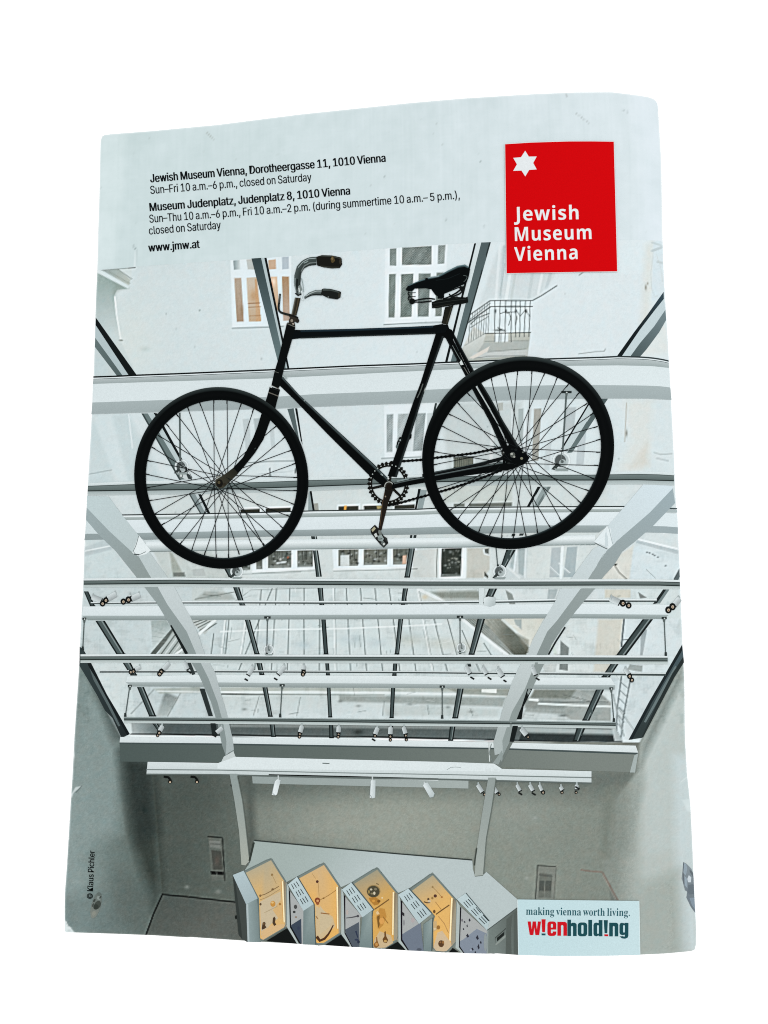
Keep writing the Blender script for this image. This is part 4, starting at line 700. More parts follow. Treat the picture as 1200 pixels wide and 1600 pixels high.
# ---------------- spotlights on the tracks
def spotlight(x0, y0, x1, y1, w, lens=None, lens2=None, dash=None, tone=(206, 217, 218)):
    k = Ink(8); d = np.array([x1 - x0, y1 - y0], float); L_ = np.hypot(*d); d /= L_; n = np.array([-d[1], d[0]])
    a, b = np.array([x0, y0]), np.array([x1, y1])
    k.poly([tuple(a + n * w * .2 - (0, 5)), tuple(a - n * w * .2 - (0, 5)), tuple(a - n * w * .3 + d * 2), tuple(a + n * w * .3 + d * 2)], (168, 180, 180))
    c = grad(tuple(a - n * w / 2), tuple(int(t * .78) for t in tone), tuple(a + n * w * .2), tone)
    k.poly([tuple(a + n * w / 2), tuple(a + n * w * .3 - d * 1.2), tuple(a - n * w * .3 - d * 1.2), tuple(a - n * w / 2), tuple(b - n * w / 2), tuple(b + n * w / 2)], c)
    k.poly([tuple(b + n * w / 2 - d), tuple(b - n * w / 2 - d), tuple(b - n * w / 2 + d * .8), tuple(b + n * w / 2 + d * .8)], (36, 42, 41))
    for l in (lens, lens2):
        if l: k.disc(l[0], l[1], l[2], l[2] * 1.12, (24, 27, 26)); k.disc(l[0] + .2, l[1] + .3, l[2] * .42, l[2] * .48, (196, 184, 166)); k.disc(l[0] + .4, l[1] + .6, l[2] * .22, l[2] * .22, (150, 110, 70))
    if dash: k.line([(dash[0] - dash[2], dash[1] - dash[2] * .6), (dash[0] + dash[2], dash[1] + dash[2] * .6)], 2.6, (34, 38, 37))
    k.make('printed_spotlight', photo)
for a in ((145, 933, 159, 939, 8.5, (160.5, 943, 4.4)), (181, 929, 168, 936, 9, (165.6, 938, 4.4)), (204, 931, 199, 937, 5, (193, 940, 4.4)), (218, 930, 205, 936, 9, (201, 937, 4.8)), (219, 1043, 211, 1047, 6, (208.5, 1049, 3.6), (204.5, 1050, 3.4)), (264, 1037, 255, 1047, 7, (252, 1049.5, 4), (249.5, 1053, 3.8)), (289, 1036, 294, 1046, 6, None, None, (296, 1050, 3.2)),
          (395, 1043, 388, 1055, 7, None, None, (385, 1062, 2.6)), (445, 1042, 435, 1054, 7, None, None, (431, 1061, 2.6)), (475, 1041, 474.5, 1047, 7, (474.5, 1050.5, 3.8), (473.5, 1053.5, 3.4)), (472, 1135, 469, 1145, 7, (468.5, 1147, 3), (468, 1151, 2.8)), (529.5, 1136, 529, 1145, 7, (529, 1147.5, 3), (528.5, 1151, 2.8)), (590, 1138, 586, 1148, 7, (586, 1149.5, 2.6), None, (584, 1156, 2.6)), (610.5, 1137, 610, 1148, 7, (610, 1150.5, 3), (610, 1156, 2.6)), (631, 1137, 634, 1147, 6.5, (634, 1149, 2.8), (635, 1155.5, 2.6)),
          (729, 1043, 734.5, 1053, 7.5, None, None, (738, 1059.5, 3)), (755, 1044, 760.5, 1053.5, 7, None, None, (765, 1060, 3)), (778, 1046, 785.5, 1057, 8, None, None, (789, 1064, 2.4)), (832, 1043, 837, 1055, 7, None, None, (840, 1061, 3)), (815, 1139, 823, 1149, 8, (825, 1151.5, 2.4)), (954, 935, 968, 942, 10, (973, 942.5, 5), (982, 946, 4.6)), (1061, 936, 1053, 946, 9, (1050.5, 948, 5.2), (1044, 953, 5)), (977, 1046, 982.5, 1054, 7, (983.5, 1056.5, 4), (987, 1062.5, 3.6)), (254, 1135, 249.5, 1143, 7, (249, 1145, 3.6), (246.5, 1149, 2.6)), (347, 1138, 338, 1145.5, 7, None, None, (335, 1149.5, 3)),
          (366, 1219, 371, 1215, 5, (362, 1227, 1.6), None, (363, 1227, 2)), (747, 1227, 754, 1238, 6.5, (757, 1241, 2.6)), (770, 1229, 777, 1239, 6.5, (780, 1241, 2.4)), (808, 1227, 813, 1236, 5.5, None, None, (813, 1240, 3)), (828, 1227, 833, 1236, 6, None, None, (834, 1240.5, 3)), (843, 1227, 847, 1236, 5, (848.5, 1238, 3.2)), (876, 1230, 879, 1235, 6, (878, 1238, 2.6)), (901, 1227, 901, 1234, 6, (900, 1238, 2.4), None, (902, 1231, 3.4))): spotlight(*a)
for x, y in ((262, 1215), (304, 1215)):
    k = Ink(8); k.line([(x - 6, y - 1.5), (x + 3, y - .5), (x + 5, y + 4)], 3.4, (20, 24, 22)); k.disc(x + 4, y + 6, 3.2, 3, (34, 34, 30)); k.disc(x + 4, y + 7, 1.5, 1.4, (214, 190, 160)); k.make('printed_spotlight', photo)
k = Ink(8); k.poly([(748, 919), (757, 919), (755, 945), (748.5, 945)], (206, 218, 219)); k.poly([(756, 935), (763, 932), (774.5, 934), (774, 945), (766, 948), (756.5, 946)], grad((757, 935), (216, 227, 228), (772, 946), (176, 190, 191))); k.make('printed_loudspeaker', photo)

# ---------------- lamp beam across the room, slim posts, wall strip
k = Ink(7)
k.strip([(231, 1190.3), (340, 1192), (520, 1196), (700, 1199), (924, 1205)], [(229, 1210), (340, 1210.5), (520, 1215), (700, 1218), (924, 1224)], (210, 221, 222), 10, (196, 208, 208))
k.poly([(340, 1192.5), (367, 1182.5), (700, 1190.5), (772, 1193), (784, 1201), (780, 1205), (340, 1201)], (214, 225, 226))
k.strip([(229, 1201.5), (340, 1202.3), (520, 1206.5), (700, 1209.5), (924, 1214)], [(229, 1203.3), (340, 1204), (520, 1208), (700, 1211), (924, 1216)], (128, 140, 139)); k.strip([(229, 1208.6), (340, 1209.2), (520, 1213.5), (700, 1216.5), (924, 1222.5)], [(229, 1211), (340, 1211.5), (520, 1216), (700, 1219), (924, 1225)], (104, 115, 112)); k.line([(504, 1192.5), (515, 1193)], 1.6, (110, 122, 121)); k.line([(698, 1203), (706, 1198), (720, 1199)], .8, (150, 162, 162)); k.make('printed_lamp_beam', photo)
k = Ink(4); k.poly([(394, 1212.5), (732, 1219.5), (732, 1232), (395, 1224)], grad((400, 1218), (156, 168, 166), (730, 1226), (168, 179, 176))); k.make('printed_wall_strip', photo)
for q, c in (([(359, 1209), (371, 1209), (379, 1250), (383.5, 1280), (390, 1345), (384, 1352), (377.5, 1351), (374, 1300), (366.5, 1250)], grad((364, 1215), (150, 163, 161), (384, 1345), (172, 178, 168))), ([(763, 1215), (775, 1215), (769, 1260), (760, 1310), (755.5, 1367), (741.5, 1368.5), (744.5, 1330), (752, 1280), (758.5, 1240)], grad((768, 1220), (152, 163, 160), (748, 1365), (168, 177, 171)))):
    k = Ink(10); k.poly(q, c); s = 1 if q[0][0] < 500 else -1
    if s > 0: k.line([(371, 1212), (379, 1250), (383, 1280), (390, 1343)], 1.3, (112, 122, 116)); k.line([(390, 1345), (397, 1316)], 3.2, (62, 70, 64))
    else: k.line([(775, 1217), (769, 1260), (760, 1310), (755.5, 1366)], 1.6, (110, 120, 114)); k.line([(745, 1325), (741, 1352)], 2.2, (74, 82, 76)); k.line([(742, 1369), (755, 1367.6)], 1.2, (120, 130, 124))
    k.make('printed_slim_post', photo)
k = Ink(7); k.strip([(420, 1209.5), (550, 1212.5), (685, 1216)], [(420, 1212.6), (550, 1216), (685, 1219.6)], (222, 231, 231)); k.make('printed_light_track', photo)
for q in ([(433, 1217.5), (438.8, 1218.5), (433.2, 1241), (430, 1243), (424.8, 1241.5), (429, 1222)], [(580, 1219), (587, 1219), (586.5, 1246), (582, 1247.5), (577.8, 1246), (579, 1224)], [(661, 1227), (664, 1223), (668.5, 1222.5), (679.2, 1240), (678, 1245), (672, 1246.5)]):
    k = Ink(8); x, y = q[0]; k.line([(x + 2, y - 6), (x + 2, y + 2)], 2, (196, 206, 206)); k.poly(q, grad(q[0], (222, 232, 233), (q[0][0] + 8, q[0][1]), (184, 197, 198))); k.line([q[-1], q[-2], q[-3]], 1, (138, 150, 150)); k.make('printed_spotlight', photo)

# ---------------- row of display cases
CB = lambda *p: Z(360, 1330, 7.5, p)
CC = lambda *p: Z(500, 1340, 7.5, p)
CD = lambda *p: Z(640, 1340, 6.6667, p)
k = Ink(8)
k.poly([(397, 1312.8), (500, 1322.5), (620, 1333.5), (738, 1343.3), (739, 1358), (742, 1368), (755, 1367), (760, 1362), (808, 1404.5), (809, 1418), (762, 1453), (728.5, 1396), (713.5, 1405), (676, 1363), (639, 1388), (622, 1395), (589, 1355), (550.7, 1378), (533, 1386), (506, 1348), (465, 1369), (448, 1378), (440, 1366), (424, 1340), (382, 1360.5), (391, 1347)], grad((480, 1330), (166, 180, 176), (560, 1390), (184, 198, 198)))
k.strip([(397, 1312), (500, 1321.8), (620, 1332.8), (738, 1342.6)], [(397, 1314), (500, 1323.8), (620, 1334.8), (738, 1344.6)], (62, 71, 68)); k.line([(397, 1313), (392, 1330), (388, 1352)], 1.4, (110, 120, 116))
k.poly([(364, 1367), (381.5, 1360), (403, 1403.5), (384.7, 1412.7), (373, 1387)], grad((372, 1364), (178, 199, 204), (394, 1406), (168, 186, 190)))
k.poly([(364, 1368), (373, 1387), (384.7, 1412.7), (387, 1472), (378, 1467)], (76, 84, 81)); k.poly([(364, 1368), (368, 1376), (376, 1440), (379, 1468), (373, 1460)], (62, 70, 67)); k.disc(369, 1433, 1.6, 3, (30, 36, 34))
k.poly([(384.7, 1412.7), (403, 1403.5), (408, 1472), (387, 1471.5)], grad((386, 1440), (152, 170, 171), (405, 1440), (124, 141, 140))); k.poly([(385, 1413), (388, 1412), (390, 1471.5), (387.3, 1471.4)], (176, 192, 194)); k.line([(403, 1404), (408, 1471)], 1.3, (76, 92, 94))
k.make('printed_cabinet_top', photo)
AMB, AMB2 = (222, 182, 128), (214, 168, 104)
def case(glass, cg, strip, frm, side, gap, vent, slots, pict, pline, body, items, blue):
    k = Ink(9)
    k.poly(glass, (128, 140, 134)); c = np.mean(glass, 0); k.poly([tuple(c + (np.array(p) - c) * .94) for p in glass], cg)
    for it in items:
        it = list(it); ci = {'d': 5, 'l': 3, 'p': 2}[it[0]]
        it[ci] = tuple(.76 * a + .24 * b for a, b in zip(it[ci], (206, 172, 120)))
        if it[0] == 'd': k.disc(*it[1:])
        elif it[0] == 'l': k.line(*it[1:])
        else: k.poly(*it[1:])
    if frm: k.poly(frm, grad(frm[0], (132, 112, 84), frm[1], (166, 158, 136)))
    if strip: k.poly(strip, (250, 234, 184)); k.line([strip[0], strip[3]], .8, (206, 150, 84))
    g = list(glass); k.line(g + [g[0]], 1.1, (112, 128, 126))
    if gap: k.poly(gap, (26, 30, 29))
    if side: k.poly(side, (178, 191, 188)); k.line([side[0], side[1], side[2]], .8, (120, 132, 128))
    if pict: k.poly(pict, (174, 178, 177)); k.poly(blue[0], blue[1])
    for it in pline:
        if it[0] == 'd': k.disc(*it[1:])
        elif it[0] == 'l': k.line(*it[1:])
        else: k.poly(*it[1:])
    if body: k.poly(body, grad(body[0], (124, 142, 142), body[1], (154, 170, 168))); k.line([body[1], body[2]], 1.3, (70, 88, 90))
    if vent:
        k.poly(vent, grad(vent[0], (188, 208, 211), vent[2], (180, 200, 203))); k.line([vent[1], vent[2]], 1.2, (74, 90, 92))
        for a, b in slots: k.line([a, b], 1.15, (40, 52, 54))
    k.make('printed_display_case', photo)
BR = (52, 36, 26)
case(CB((165, 232), (480, 75), (600, 272), (660, 362), (660, 885), (370, 1055), (345, 1055), (330, 550)), grad((424, 1345), (184, 174, 146), (440, 1392), (224, 182, 114)), CB((600, 350), (622, 352), (640, 832), (622, 830)), CB((622, 350), (662, 362), (662, 885), (640, 872)),
     CB((662, 362), (690, 430), (702, 890), (806, 1085), (785, 1085), (672, 900), (662, 880)), CB((420, 1052), (668, 900), (790, 1084)),
     CB((676, 390), (785, 293), (982, 615), (858, 697)), [CB(*q) for q in (((718, 387), (747, 440)), ((745, 372), (777, 425)), ((774, 355), (808, 410)), ((770, 470), (802, 530)), ((796, 455), (831, 515)), ((824, 440), (860, 500)), ((820, 560), (856, 620)), ((847, 545), (883, 605)), ((876, 527), (912, 590)))],
     CB((690, 450), (862, 692), (874, 1088), (830, 1085), (702, 890)), [('p', CB((685, 445), (702, 470), (715, 880), (830, 1085), (815, 1085), (700, 892)), (26, 30, 34)), ('d', *CB((765, 650))[0], 2.6, 3.4, (84, 86, 84)), ('d', *CB((750, 710))[0], 2.2, 2, (70, 74, 72)), ('d', *CB((770, 770))[0], 2, 1.2, (150, 128, 104)), ('d', *CB((800, 900))[0], 2, 3, (64, 74, 96))],
     CB((858, 692), (982, 616), (1003, 1096), (852, 1090)), [
        ('p', CB((350, 590), (590, 470), (590, 760), (480, 850), (360, 990)), (204, 192, 164)), ('p', CB((360, 940), (480, 870), (630, 850), (650, 880), (380, 1040)), (222, 188, 140)), ('p', CB((500, 690), (600, 560), (612, 800), (560, 780)), (220, 182, 124)),
        ('l', CB((345, 520), (420, 500), (505, 448), (570, 410)), 1.3, (122, 96, 62)), ('l', CB((345, 570), (440, 535), (580, 445)), .9, (156, 134, 98)), ('d', *CB((490, 275))[0], 1.8, 2, (140, 112, 70)), ('l', CB((490, 275), (540, 380)), .7, (170, 138, 90)), ('d', *CB((498, 445))[0], 2.2, 1.6, (110, 84, 52)), ('d', *CB((352, 520))[0], 1.6, 2, (120, 92, 60)), ('d', *CB((355, 620))[0], 1.7, 2, (74, 56, 40)), ('d', *CB((500, 615))[0], 4, 4.6, (196, 134, 50)), ('d', *CB((495, 600))[0], 2, 1.6, (232, 196, 130)), ('d', *CB((582, 618))[0], 1.6, 2, (160, 110, 50)), ('l', CB((400, 720), (560, 640)), .8, (176, 162, 132)),
        ('p', CB((495, 840), (500, 780), (520, 765), (532, 790), (525, 830), (540, 860), (515, 875)), BR), ('p', CB((370, 900), (380, 835), (400, 825), (415, 840), (410, 870), (425, 890), (400, 908), (375, 918)), BR), ('d', *CB((392, 848))[0], 1.6, 1.8, (96, 68, 44))],
     (CB((716, 862), (832, 788), (838, 1080), (826, 1085), (715, 892)), (70, 82, 98)))
case([*CB((790, 295), (1098, 128)), *CC((248, 350), (250, 892), (48, 1022)), *CB((1000, 1102), (985, 620))], grad((506, 1350), (208, 180, 138), (514, 1388), (231, 180, 100)), CC((190, 340), (212, 340), (216, 832), (198, 828)), CC((212, 340), (252, 352), (252, 892), (220, 880)),
     CC((252, 352), (284, 430), (290, 885), (386, 1046), (362, 1046), (256, 905), (250, 890)), CC((60, 1024), (250, 900), (350, 1044)),
     CC((258, 372), (372, 287), (628, 605), (500, 697)), [CC(*q) for q in (((314, 382), (352, 443)), ((342, 364), (381, 426)), ((370, 347), (410, 408)), ((380, 468), (416, 530)), ((406, 450), (446, 512)), ((434, 433), (474, 495)), ((440, 560), (486, 622)), ((471, 542), (513, 605)), ((500, 526), (541, 590)))],
     CC((286, 445), (500, 695), (470, 700), (462, 1046), (385, 1046), (296, 886)), [('p', CC((280, 440), (298, 446), (300, 880), (386, 1046), (374, 1046), (290, 888)), (30, 24, 34)), ('l', CC((308, 706), (370, 700), (440, 684)), 1.3, (96, 96, 100), 2.2), ('d', *CC((445, 684))[0], 2, 2, (84, 84, 90)), ('p', CC((412, 860), (430, 855), (450, 930), (440, 940)), (58, 68, 92)), ('d', *CC((430, 960))[0], 3, 1.6, (62, 72, 96)), ('d', *CC((452, 985))[0], 2, 2.6, (54, 62, 84)), ('d', *CC((320, 640))[0], 2, 4, (186, 176, 170))],
     CC((498, 697), (612, 620), (616, 1056), (462, 1046)), [
        ('p', [(493, 1414), (520, 1432), (524, 1447), (500, 1470), (494, 1462)], (212, 190, 148)), ('p', CC((0, 560), (60, 640), (150, 720), (120, 800), (0, 900)), (206, 192, 158)), ('d', *CB((1020, 355))[0], 2.2, 2.3, (60, 22, 30)), ('l', CB((1030, 360), (1042, 530)), .8, (176, 134, 76)), ('l', CB((960, 260), (1000, 320)), .7, (176, 140, 90)), ('d', *CB((1022, 575))[0], 4.4, 4.6, (128, 44, 26)), ('d', *CB((1024, 580))[0], 2.0, 2.0, (220, 164, 110)), ('d', *CB((1024, 610))[0], 2.6, 2.4, (150, 66, 36)), ('l', [*CB((1050, 570)), *CB((1100, 545)), *CC((120, 430), (200, 372))], 1.0, (160, 116, 56)), ('d', *CB((1094, 550))[0], 1.4, 1.3, (130, 90, 40)),
        ('l', CB((1060, 722), (1162, 735)), 1.7, (150, 96, 48)), ('l', CB((1005, 760), (1025, 790)), 1.6, (150, 110, 70)), ('l', [(495, 1463), (498, 1468.6), (502, 1470.4), (508, 1466), (515, 1457.5), (521, 1445)], 5.2, (58, 26, 16), 1.6)],
     (CC((300, 840), (458, 752), (462, 1046), (386, 1046), (302, 884)), (92, 102, 113)))
case(CC((380, 287), (670, 108), (915, 415), (915, 970), (755, 1066), (620, 1056), (612, 640), (636, 606)), grad((588, 1358), (164, 160, 138), (606, 1400), (218, 170, 92)), CC((850, 400), (872, 402), (862, 906), (844, 902)), CC((872, 408), (918, 418), (918, 970), (866, 960)),
     CC((918, 415), (950, 500), (955, 960), (1040, 1086), (1012, 1086), (920, 985)), CC((765, 1066), (912, 985), (1008, 1084)),
     CC((918, 432), (1040, 358), (1312, 653), (1162, 775)), [CC(*q) for q in (((992, 450), (1032, 512)), ((1016, 432), (1058, 494)), ((1042, 412), (1088, 475)), ((1067, 540), (1116, 604)), ((1092, 520), (1141, 585)), ((1121, 502), (1166, 565)))] + [CD(*q) for q in (((82, 565), (130, 625)), ((106, 550), (152, 608)), ((134, 530), (176, 592)))],
     [*CC((948, 500), (1160, 775)), *CD((145, 972)), *CC((1036, 1086), (955, 965))], [('p', CC((946, 500), (966, 510), (966, 955), (1046, 1086), (1030, 1086), (948, 968)), (30, 26, 36)), ('p', CC((960, 630), (990, 650), (990, 688), (962, 670)), (60, 58, 62)), ('d', *CC((985, 760))[0], 1.4, 5, (146, 148, 150)), ('d', *CC((1090, 730))[0], 3, 4, (180, 172, 172)), ('d', *CD((100, 955))[0], 4, 2, (92, 100, 112))],
     CD((145, 692), (242, 625), (232, 972), (146, 972)), [
        ('p', CC((640, 960), (700, 860), (830, 910), (860, 1000), (755, 1060), (625, 1052)), (206, 186, 152)), ('d', *CC((628, 392))[0], 11, 10, (150, 128, 84)), ('d', *CC((626, 396))[0], 9.8, 9.2, (48, 52, 44)), ('d', *CC((600, 372))[0], 2, 1.6, (196, 196, 180)), ('d', *CC((638, 416))[0], 1.8, 2.6, (214, 210, 190)), ('d', *CC((610, 420))[0], 2.2, 1.4, (130, 126, 100)), ('d', *CC((652, 368))[0], 2.4, 2, (110, 112, 100)), ('d', *CC((575, 400))[0], 1.2, 3, (160, 140, 80)), ('l', CC((660, 300), (690, 315)), 1.6, (110, 96, 70)), ('p', CC((570, 470), (650, 460), (710, 500), (690, 545), (640, 560), (590, 510)), (170, 112, 36)), ('d', *CC((690, 510))[0], 2.6, 2.2, (110, 66, 18)), ('d', *CC((628, 505))[0], 2.4, 2, (216, 150, 56)), ('d', *CC((730, 470))[0], 1.3, 1.2, (244, 226, 190)),
        ('l', CC((640, 605), (720, 552), (810, 488)), 1.8, (112, 76, 34)), ('p', CC((660, 700), (700, 590), (760, 600), (780, 690), (740, 790), (690, 840)), (188, 130, 50)), ('p', CC((655, 640), (680, 620), (700, 660), (670, 668)), (232, 204, 158)), ('p', CC((670, 690), (700, 670), (700, 790), (680, 830)), (112, 74, 24)), ('d', *CC((725, 740))[0], 4, 5, (222, 158, 78)), ('l', CC((740, 690), (800, 770)), 1.3, (150, 102, 40)),
        ('p', CC((755, 870), (770, 858), (778, 920), (800, 965), (780, 1000), (745, 990), (735, 955), (757, 920)), (96, 54, 18)), ('d', *CC((768, 976))[0], 2.4, 2, (200, 160, 90)), ('p', CC((660, 930), (670, 928), (676, 975), (696, 1030), (660, 1056), (634, 1040), (632, 1010), (660, 980)), (142, 86, 30)), ('d', *CC((664, 1015))[0], 2.2, 2.6, (196, 138, 70))],
     (CC((958, 900), (1180, 760), (1215, 1092), (1044, 1086), (962, 962)), (120, 131, 146)))
case(CD((4, 327), (238, 153), (490, 440), (482, 880), (440, 928), (382, 988), (245, 970), (243, 640), (265, 605)), grad((676, 1366), (180, 170, 142), (694, 1408), (230, 182, 106)), CD((430, 418), (450, 424), (428, 866), (410, 858)), CD((450, 430), (492, 442), (478, 890), (440, 925), (432, 866)),
     CD((492, 442), (530, 505), (522, 925), (572, 992), (545, 990), (478, 935), (482, 880)), CD((410, 985), (450, 938), (515, 982)),
     CD((494, 432), (588, 368), (832, 660), (808, 757)), [CD(*q) for q in (((564, 460), (613, 520)), ((586, 445), (637, 505)), ((611, 430), (661, 490)), ((644, 545), (698, 605)), ((667, 530), (719, 590)), ((691, 514), (741, 573)), ((723, 628), (784, 690)), ((746, 612), (804, 674)), ((766, 595), (823, 658)))],
     CD((530, 508), (806, 757), (802, 998), (570, 994), (518, 930)), [('p', CD((526, 512), (540, 520), (524, 920), (574, 994), (560, 992), (514, 930)), (30, 26, 34)), *[('p', CD((x - w, y), (x + w * .2, y - h), (x + w, y + h * .5), (x, y + h)), (56, 58, 70)) for x, y, w, h in ((625, 648, 12, 18), (573, 668, 12, 10), (600, 708, 8, 16), (562, 742, 9, 12), (604, 810, 16, 22), (706, 830, 16, 26), (742, 880, 10, 18), (718, 925, 12, 30), (655, 950, 14, 16), (684, 982, 10, 12))], ('d', *CD((548, 650))[0], 1.4, 2.4, (130, 128, 134)), ('d', *CD((640, 960))[0], 1.6, 1.2, (170, 178, 196)), ('d', *CD((790, 880))[0], 2.6, 14, (150, 160, 160))],
     None, [
        ('p', CD((250, 930), (290, 780), (340, 760), (420, 870), (440, 915), (380, 978), (262, 968)), (214, 192, 160)), ('d', *CD((268, 398))[0], 2.6, 2.6, (62, 28, 32)), ('d', *CD((240, 305))[0], 1.6, 1.8, (150, 124, 80)), ('l', CD((245, 310), (300, 365), (335, 410)), .9, (160, 126, 76)), ('l', CD((150, 458), (180, 470), (215, 466)), 1.8, (70, 48, 34)), ('d', *CD((196, 432))[0], 1.8, 2, (64, 44, 34)), ('d', *CD((205, 452))[0], 2.4, 2, (206, 196, 176)), ('d', *CD((238, 420))[0], 1.8, 2, (150, 116, 60)), ('d', *CD((336, 410))[0], 1.6, 1.5, (160, 96, 40)), ('l', CD((270, 460), (330, 540)), 1, (170, 124, 66)), ('l', CD((275, 590), (345, 540), (415, 492)), 1.8, (96, 64, 32)), ('d', *CD((258, 560))[0], 2, 2.8, (88, 56, 30)), ('l', CD((300, 610), (360, 680), (405, 780)), 1.1, (186, 138, 80)), ('p', CD((240, 660), (282, 655), (285, 750), (250, 770)), (206, 176, 128)), ('d', *CD((300, 725))[0], 2.8, 3.2, (150, 98, 40)), ('d', *CD((262, 740))[0], 2, 1.6, (226, 206, 170)), ('d', *CD((330, 895))[0], 4.6, 5.4, (72, 42, 24)), ('d', *CD((350, 880))[0], 1.6, 2.4, (150, 98, 50)), ('d', *CD((322, 880))[0], 1.4, 1.4, (140, 92, 52))],
     (CD((522, 870), (560, 850), (700, 740), (806, 790), (802, 998), (570, 994), (518, 928)), (138, 149, 163)))
k = Ink(9); k.poly(CD((806, 757), (1122, 520), (1134, 1010), (900, 994), (880, 1000), (800, 992)), grad((770, 1460), (126, 138, 134), (806, 1450), (102, 112, 107))); k.poly(CD((1010, 640), (1124, 540), (1132, 1008), (1000, 1002)), (96, 105, 100)); k.poly(CD((806, 757), (822, 748), (818, 995), (800, 992)), (150, 162, 160)); k.poly(CD((888, 832), (1004, 728), (1002, 745), (895, 840), (893, 905)), (80, 88, 84)); k.poly(CD((908, 835), (988, 768), (984, 808), (912, 872)), (40, 46, 44)); k.poly(CD((890, 900), (1000, 800), (1000, 830), (905, 910)), (146, 156, 150)); k.line(CD((806, 757), (1122, 520)), 1.2, (84, 94, 92)); k.make('printed_cabinet_end', photo)

# ------------------------------------------------------------------ the printed bicycle
INKB, RIMB = (7, 11, 12), (30, 38, 38)
def conic(c, M_, s=1.0):
    c, M_ = np.array(c), np.array(M_) * s
    return lambda t: c + np.stack([np.cos(t), np.sin(t)], -1) @ M_.T
fo, fi = conic((346.2, 747.0), [[136, 2.3], [2.3, 141.9]]), conic((346.6, 748.6), [[118.1, 2.0], [2.0, 123.2]])
ro, ri = conic((809.4, 707.7), [[149.6, -5.6], [-5.6, 150.3]]), conic((808.3, 710.5), [[130.2, -6.4], [-6.4, 130.3]])
def sheen(dirv, base, hi, c, R):
    dv = np.array(dirv, float); dv /= np.hypot(*dv)
    def f(x, y):
        t = np.clip(((np.asarray(x) - c[0]) * dv[0] + (np.asarray(y) - c[1]) * dv[1]) / R, 0, 1)[..., None] ** 1.6
        return np.array(base, float) * (1 - t) + np.array(hi, float) * t
    return f
def wheel(fo, fi, hub, rim_pts, flange, rim_hi, c):
    k = Ink(10)
    for i, (x, y) in enumerate(rim_pts):
        d = np.array([x - hub[0], y - hub[1]], float); d /= np.hypot(*d); n = np.array([-d[1], d[0]]); s = 1 if i % 2 == 0 else -1; g = 1 if (i // 2) % 2 == 0 else .86
        h = np.array(hub) + d * flange * .45 + n * s * flange * .95 * g
        k.line([(x + d[0] * 2, y + d[1] * 2), tuple(h)], 1.15, (24, 31, 32), 1.0, 40); k.line([(x + d[0], y + d[1]), (x - d[0] * 5, y - d[1] * 5)], 2.0, (20, 26, 27), 1.3, 40)
    k.ring(fo, fi, sheen((0, -1), (15, 21, 22), (62, 73, 72), c, 150), sheen((.3, 1), (12, 17, 18), rim_hi, c, 140), 150, [(.18, sheen((0, -1), INKB, (48, 58, 58), c, 150)), (.32, INKB), (.62, (11, 15, 16)), (.78, INKB), (.88, sheen((.2, 1), INKB, (24, 32, 33), c, 140))])
    return k
ZF = lambda *p: Z(120, 620, 4, p)
ZG = lambda *p: Z(400, 620, 4, p)
ZR = lambda *p: Z(640, 620, 4, p)
ZT = lambda *p: Z(640, 370, 4, p)
front_rim = ZF((515, 245), (565, 175), (625, 110), (695, 70), (770, 40), (857, 22), (940, 25), (1028, 45), (1105, 80)) + ZG((125, 185), (180, 255), (220, 335), (245, 418), (255, 505), (255, 587), (237, 672), (208, 747), (168, 820), (113, 880), (52, 935)) + ZF((1175, 930), (1105, 965), (1015, 980), (950, 1003), (873, 1005), (800, 985), (718, 965), (650, 918), (585, 868), (535, 800), (485, 735), (455, 650), (437, 570), (437, 485), (448, 400), (475, 318))
wheel(fo, fi, (346.5, 754), front_rim, 11.5, (70, 88, 90), (346, 748)).make('printed_front_wheel', photo)
rear_rim = ZT((365, 980), (510, 885), (595, 855), (675, 845), (765, 840), (843, 855), (922, 882), (990, 925), (1055, 980)) + ZR((1105, 45), (1145, 105), (1168, 188), (1185, 268), (1185, 347), (1172, 430), (1148, 512), (1115, 587), (1065, 660), (1015, 722), (945, 772), (880, 820), (800, 850), (728, 875), (648, 882), (575, 885), (500, 868), (430, 850), (360, 808), (300, 768), (250, 712), (210, 650), (180, 575), (155, 425), (160, 345), (172, 265), (205, 185), (245, 108), (300, 38))
wheel(ro, ri, (808.5, 713.5), rear_rim, 12.5, (62, 80, 84), (809, 709)).make('printed_rear_wheel', photo)
# chainring, chain, crank, pedal
def chain(pts, name):
    k = Ink(11); p = resample(pts, int(np.hypot(*np.diff(np.array(pts), axis=0).T).sum() / 6.6) + 2); k.line(pts, 2.9, (18, 22, 22))
    for i, (x, y) in enumerate(p): k.disc(x, y, 2.8, 2.3, (14, 17, 17), 8); 
    k.make(name, photo)
chain([(612, 722.5), (625, 721.2), (660, 718.5), (677, 716), (740, 708.5), (787, 698.8)], 'printed_chain')
chain([(608, 789.5), (618, 788), (650, 779), (700, 765), (740, 752), (782, 735.5)], 'printed_chain')
k = Ink(11); CR = (607, 756)
def cring(r, teeth=0, ph=0):
    def f(t):
        rr = r + (teeth * np.cos(30 * t + ph) if teeth else 0)
        return np.stack([CR[0] + rr * .955 * np.cos(t), CR[1] + rr * np.sin(t)], -1)
    return f
k.ring(cring(33.4, 1.4), cring(26.6), (22, 22, 19), (26, 24, 20), 361)
for a in (165, 45, 105, 285, 225):
    t = math.radians(a); k.line([(607 + 6 * math.cos(t), 757 + 6 * math.sin(t)), (607 + 27.5 * math.cos(t), 756 + 28 * math.sin(t))], 4.2, (28, 27, 22), 3.6)
for i in range(30):
    t = 2 * math.pi * (i + .5) / 30; k.disc(607 + 29.8 * .955 * math.cos(t), 756 + 29.8 * math.sin(t), 1.05, 1.05, (176, 186, 182), 8)
k.make('printed_chainring', photo)
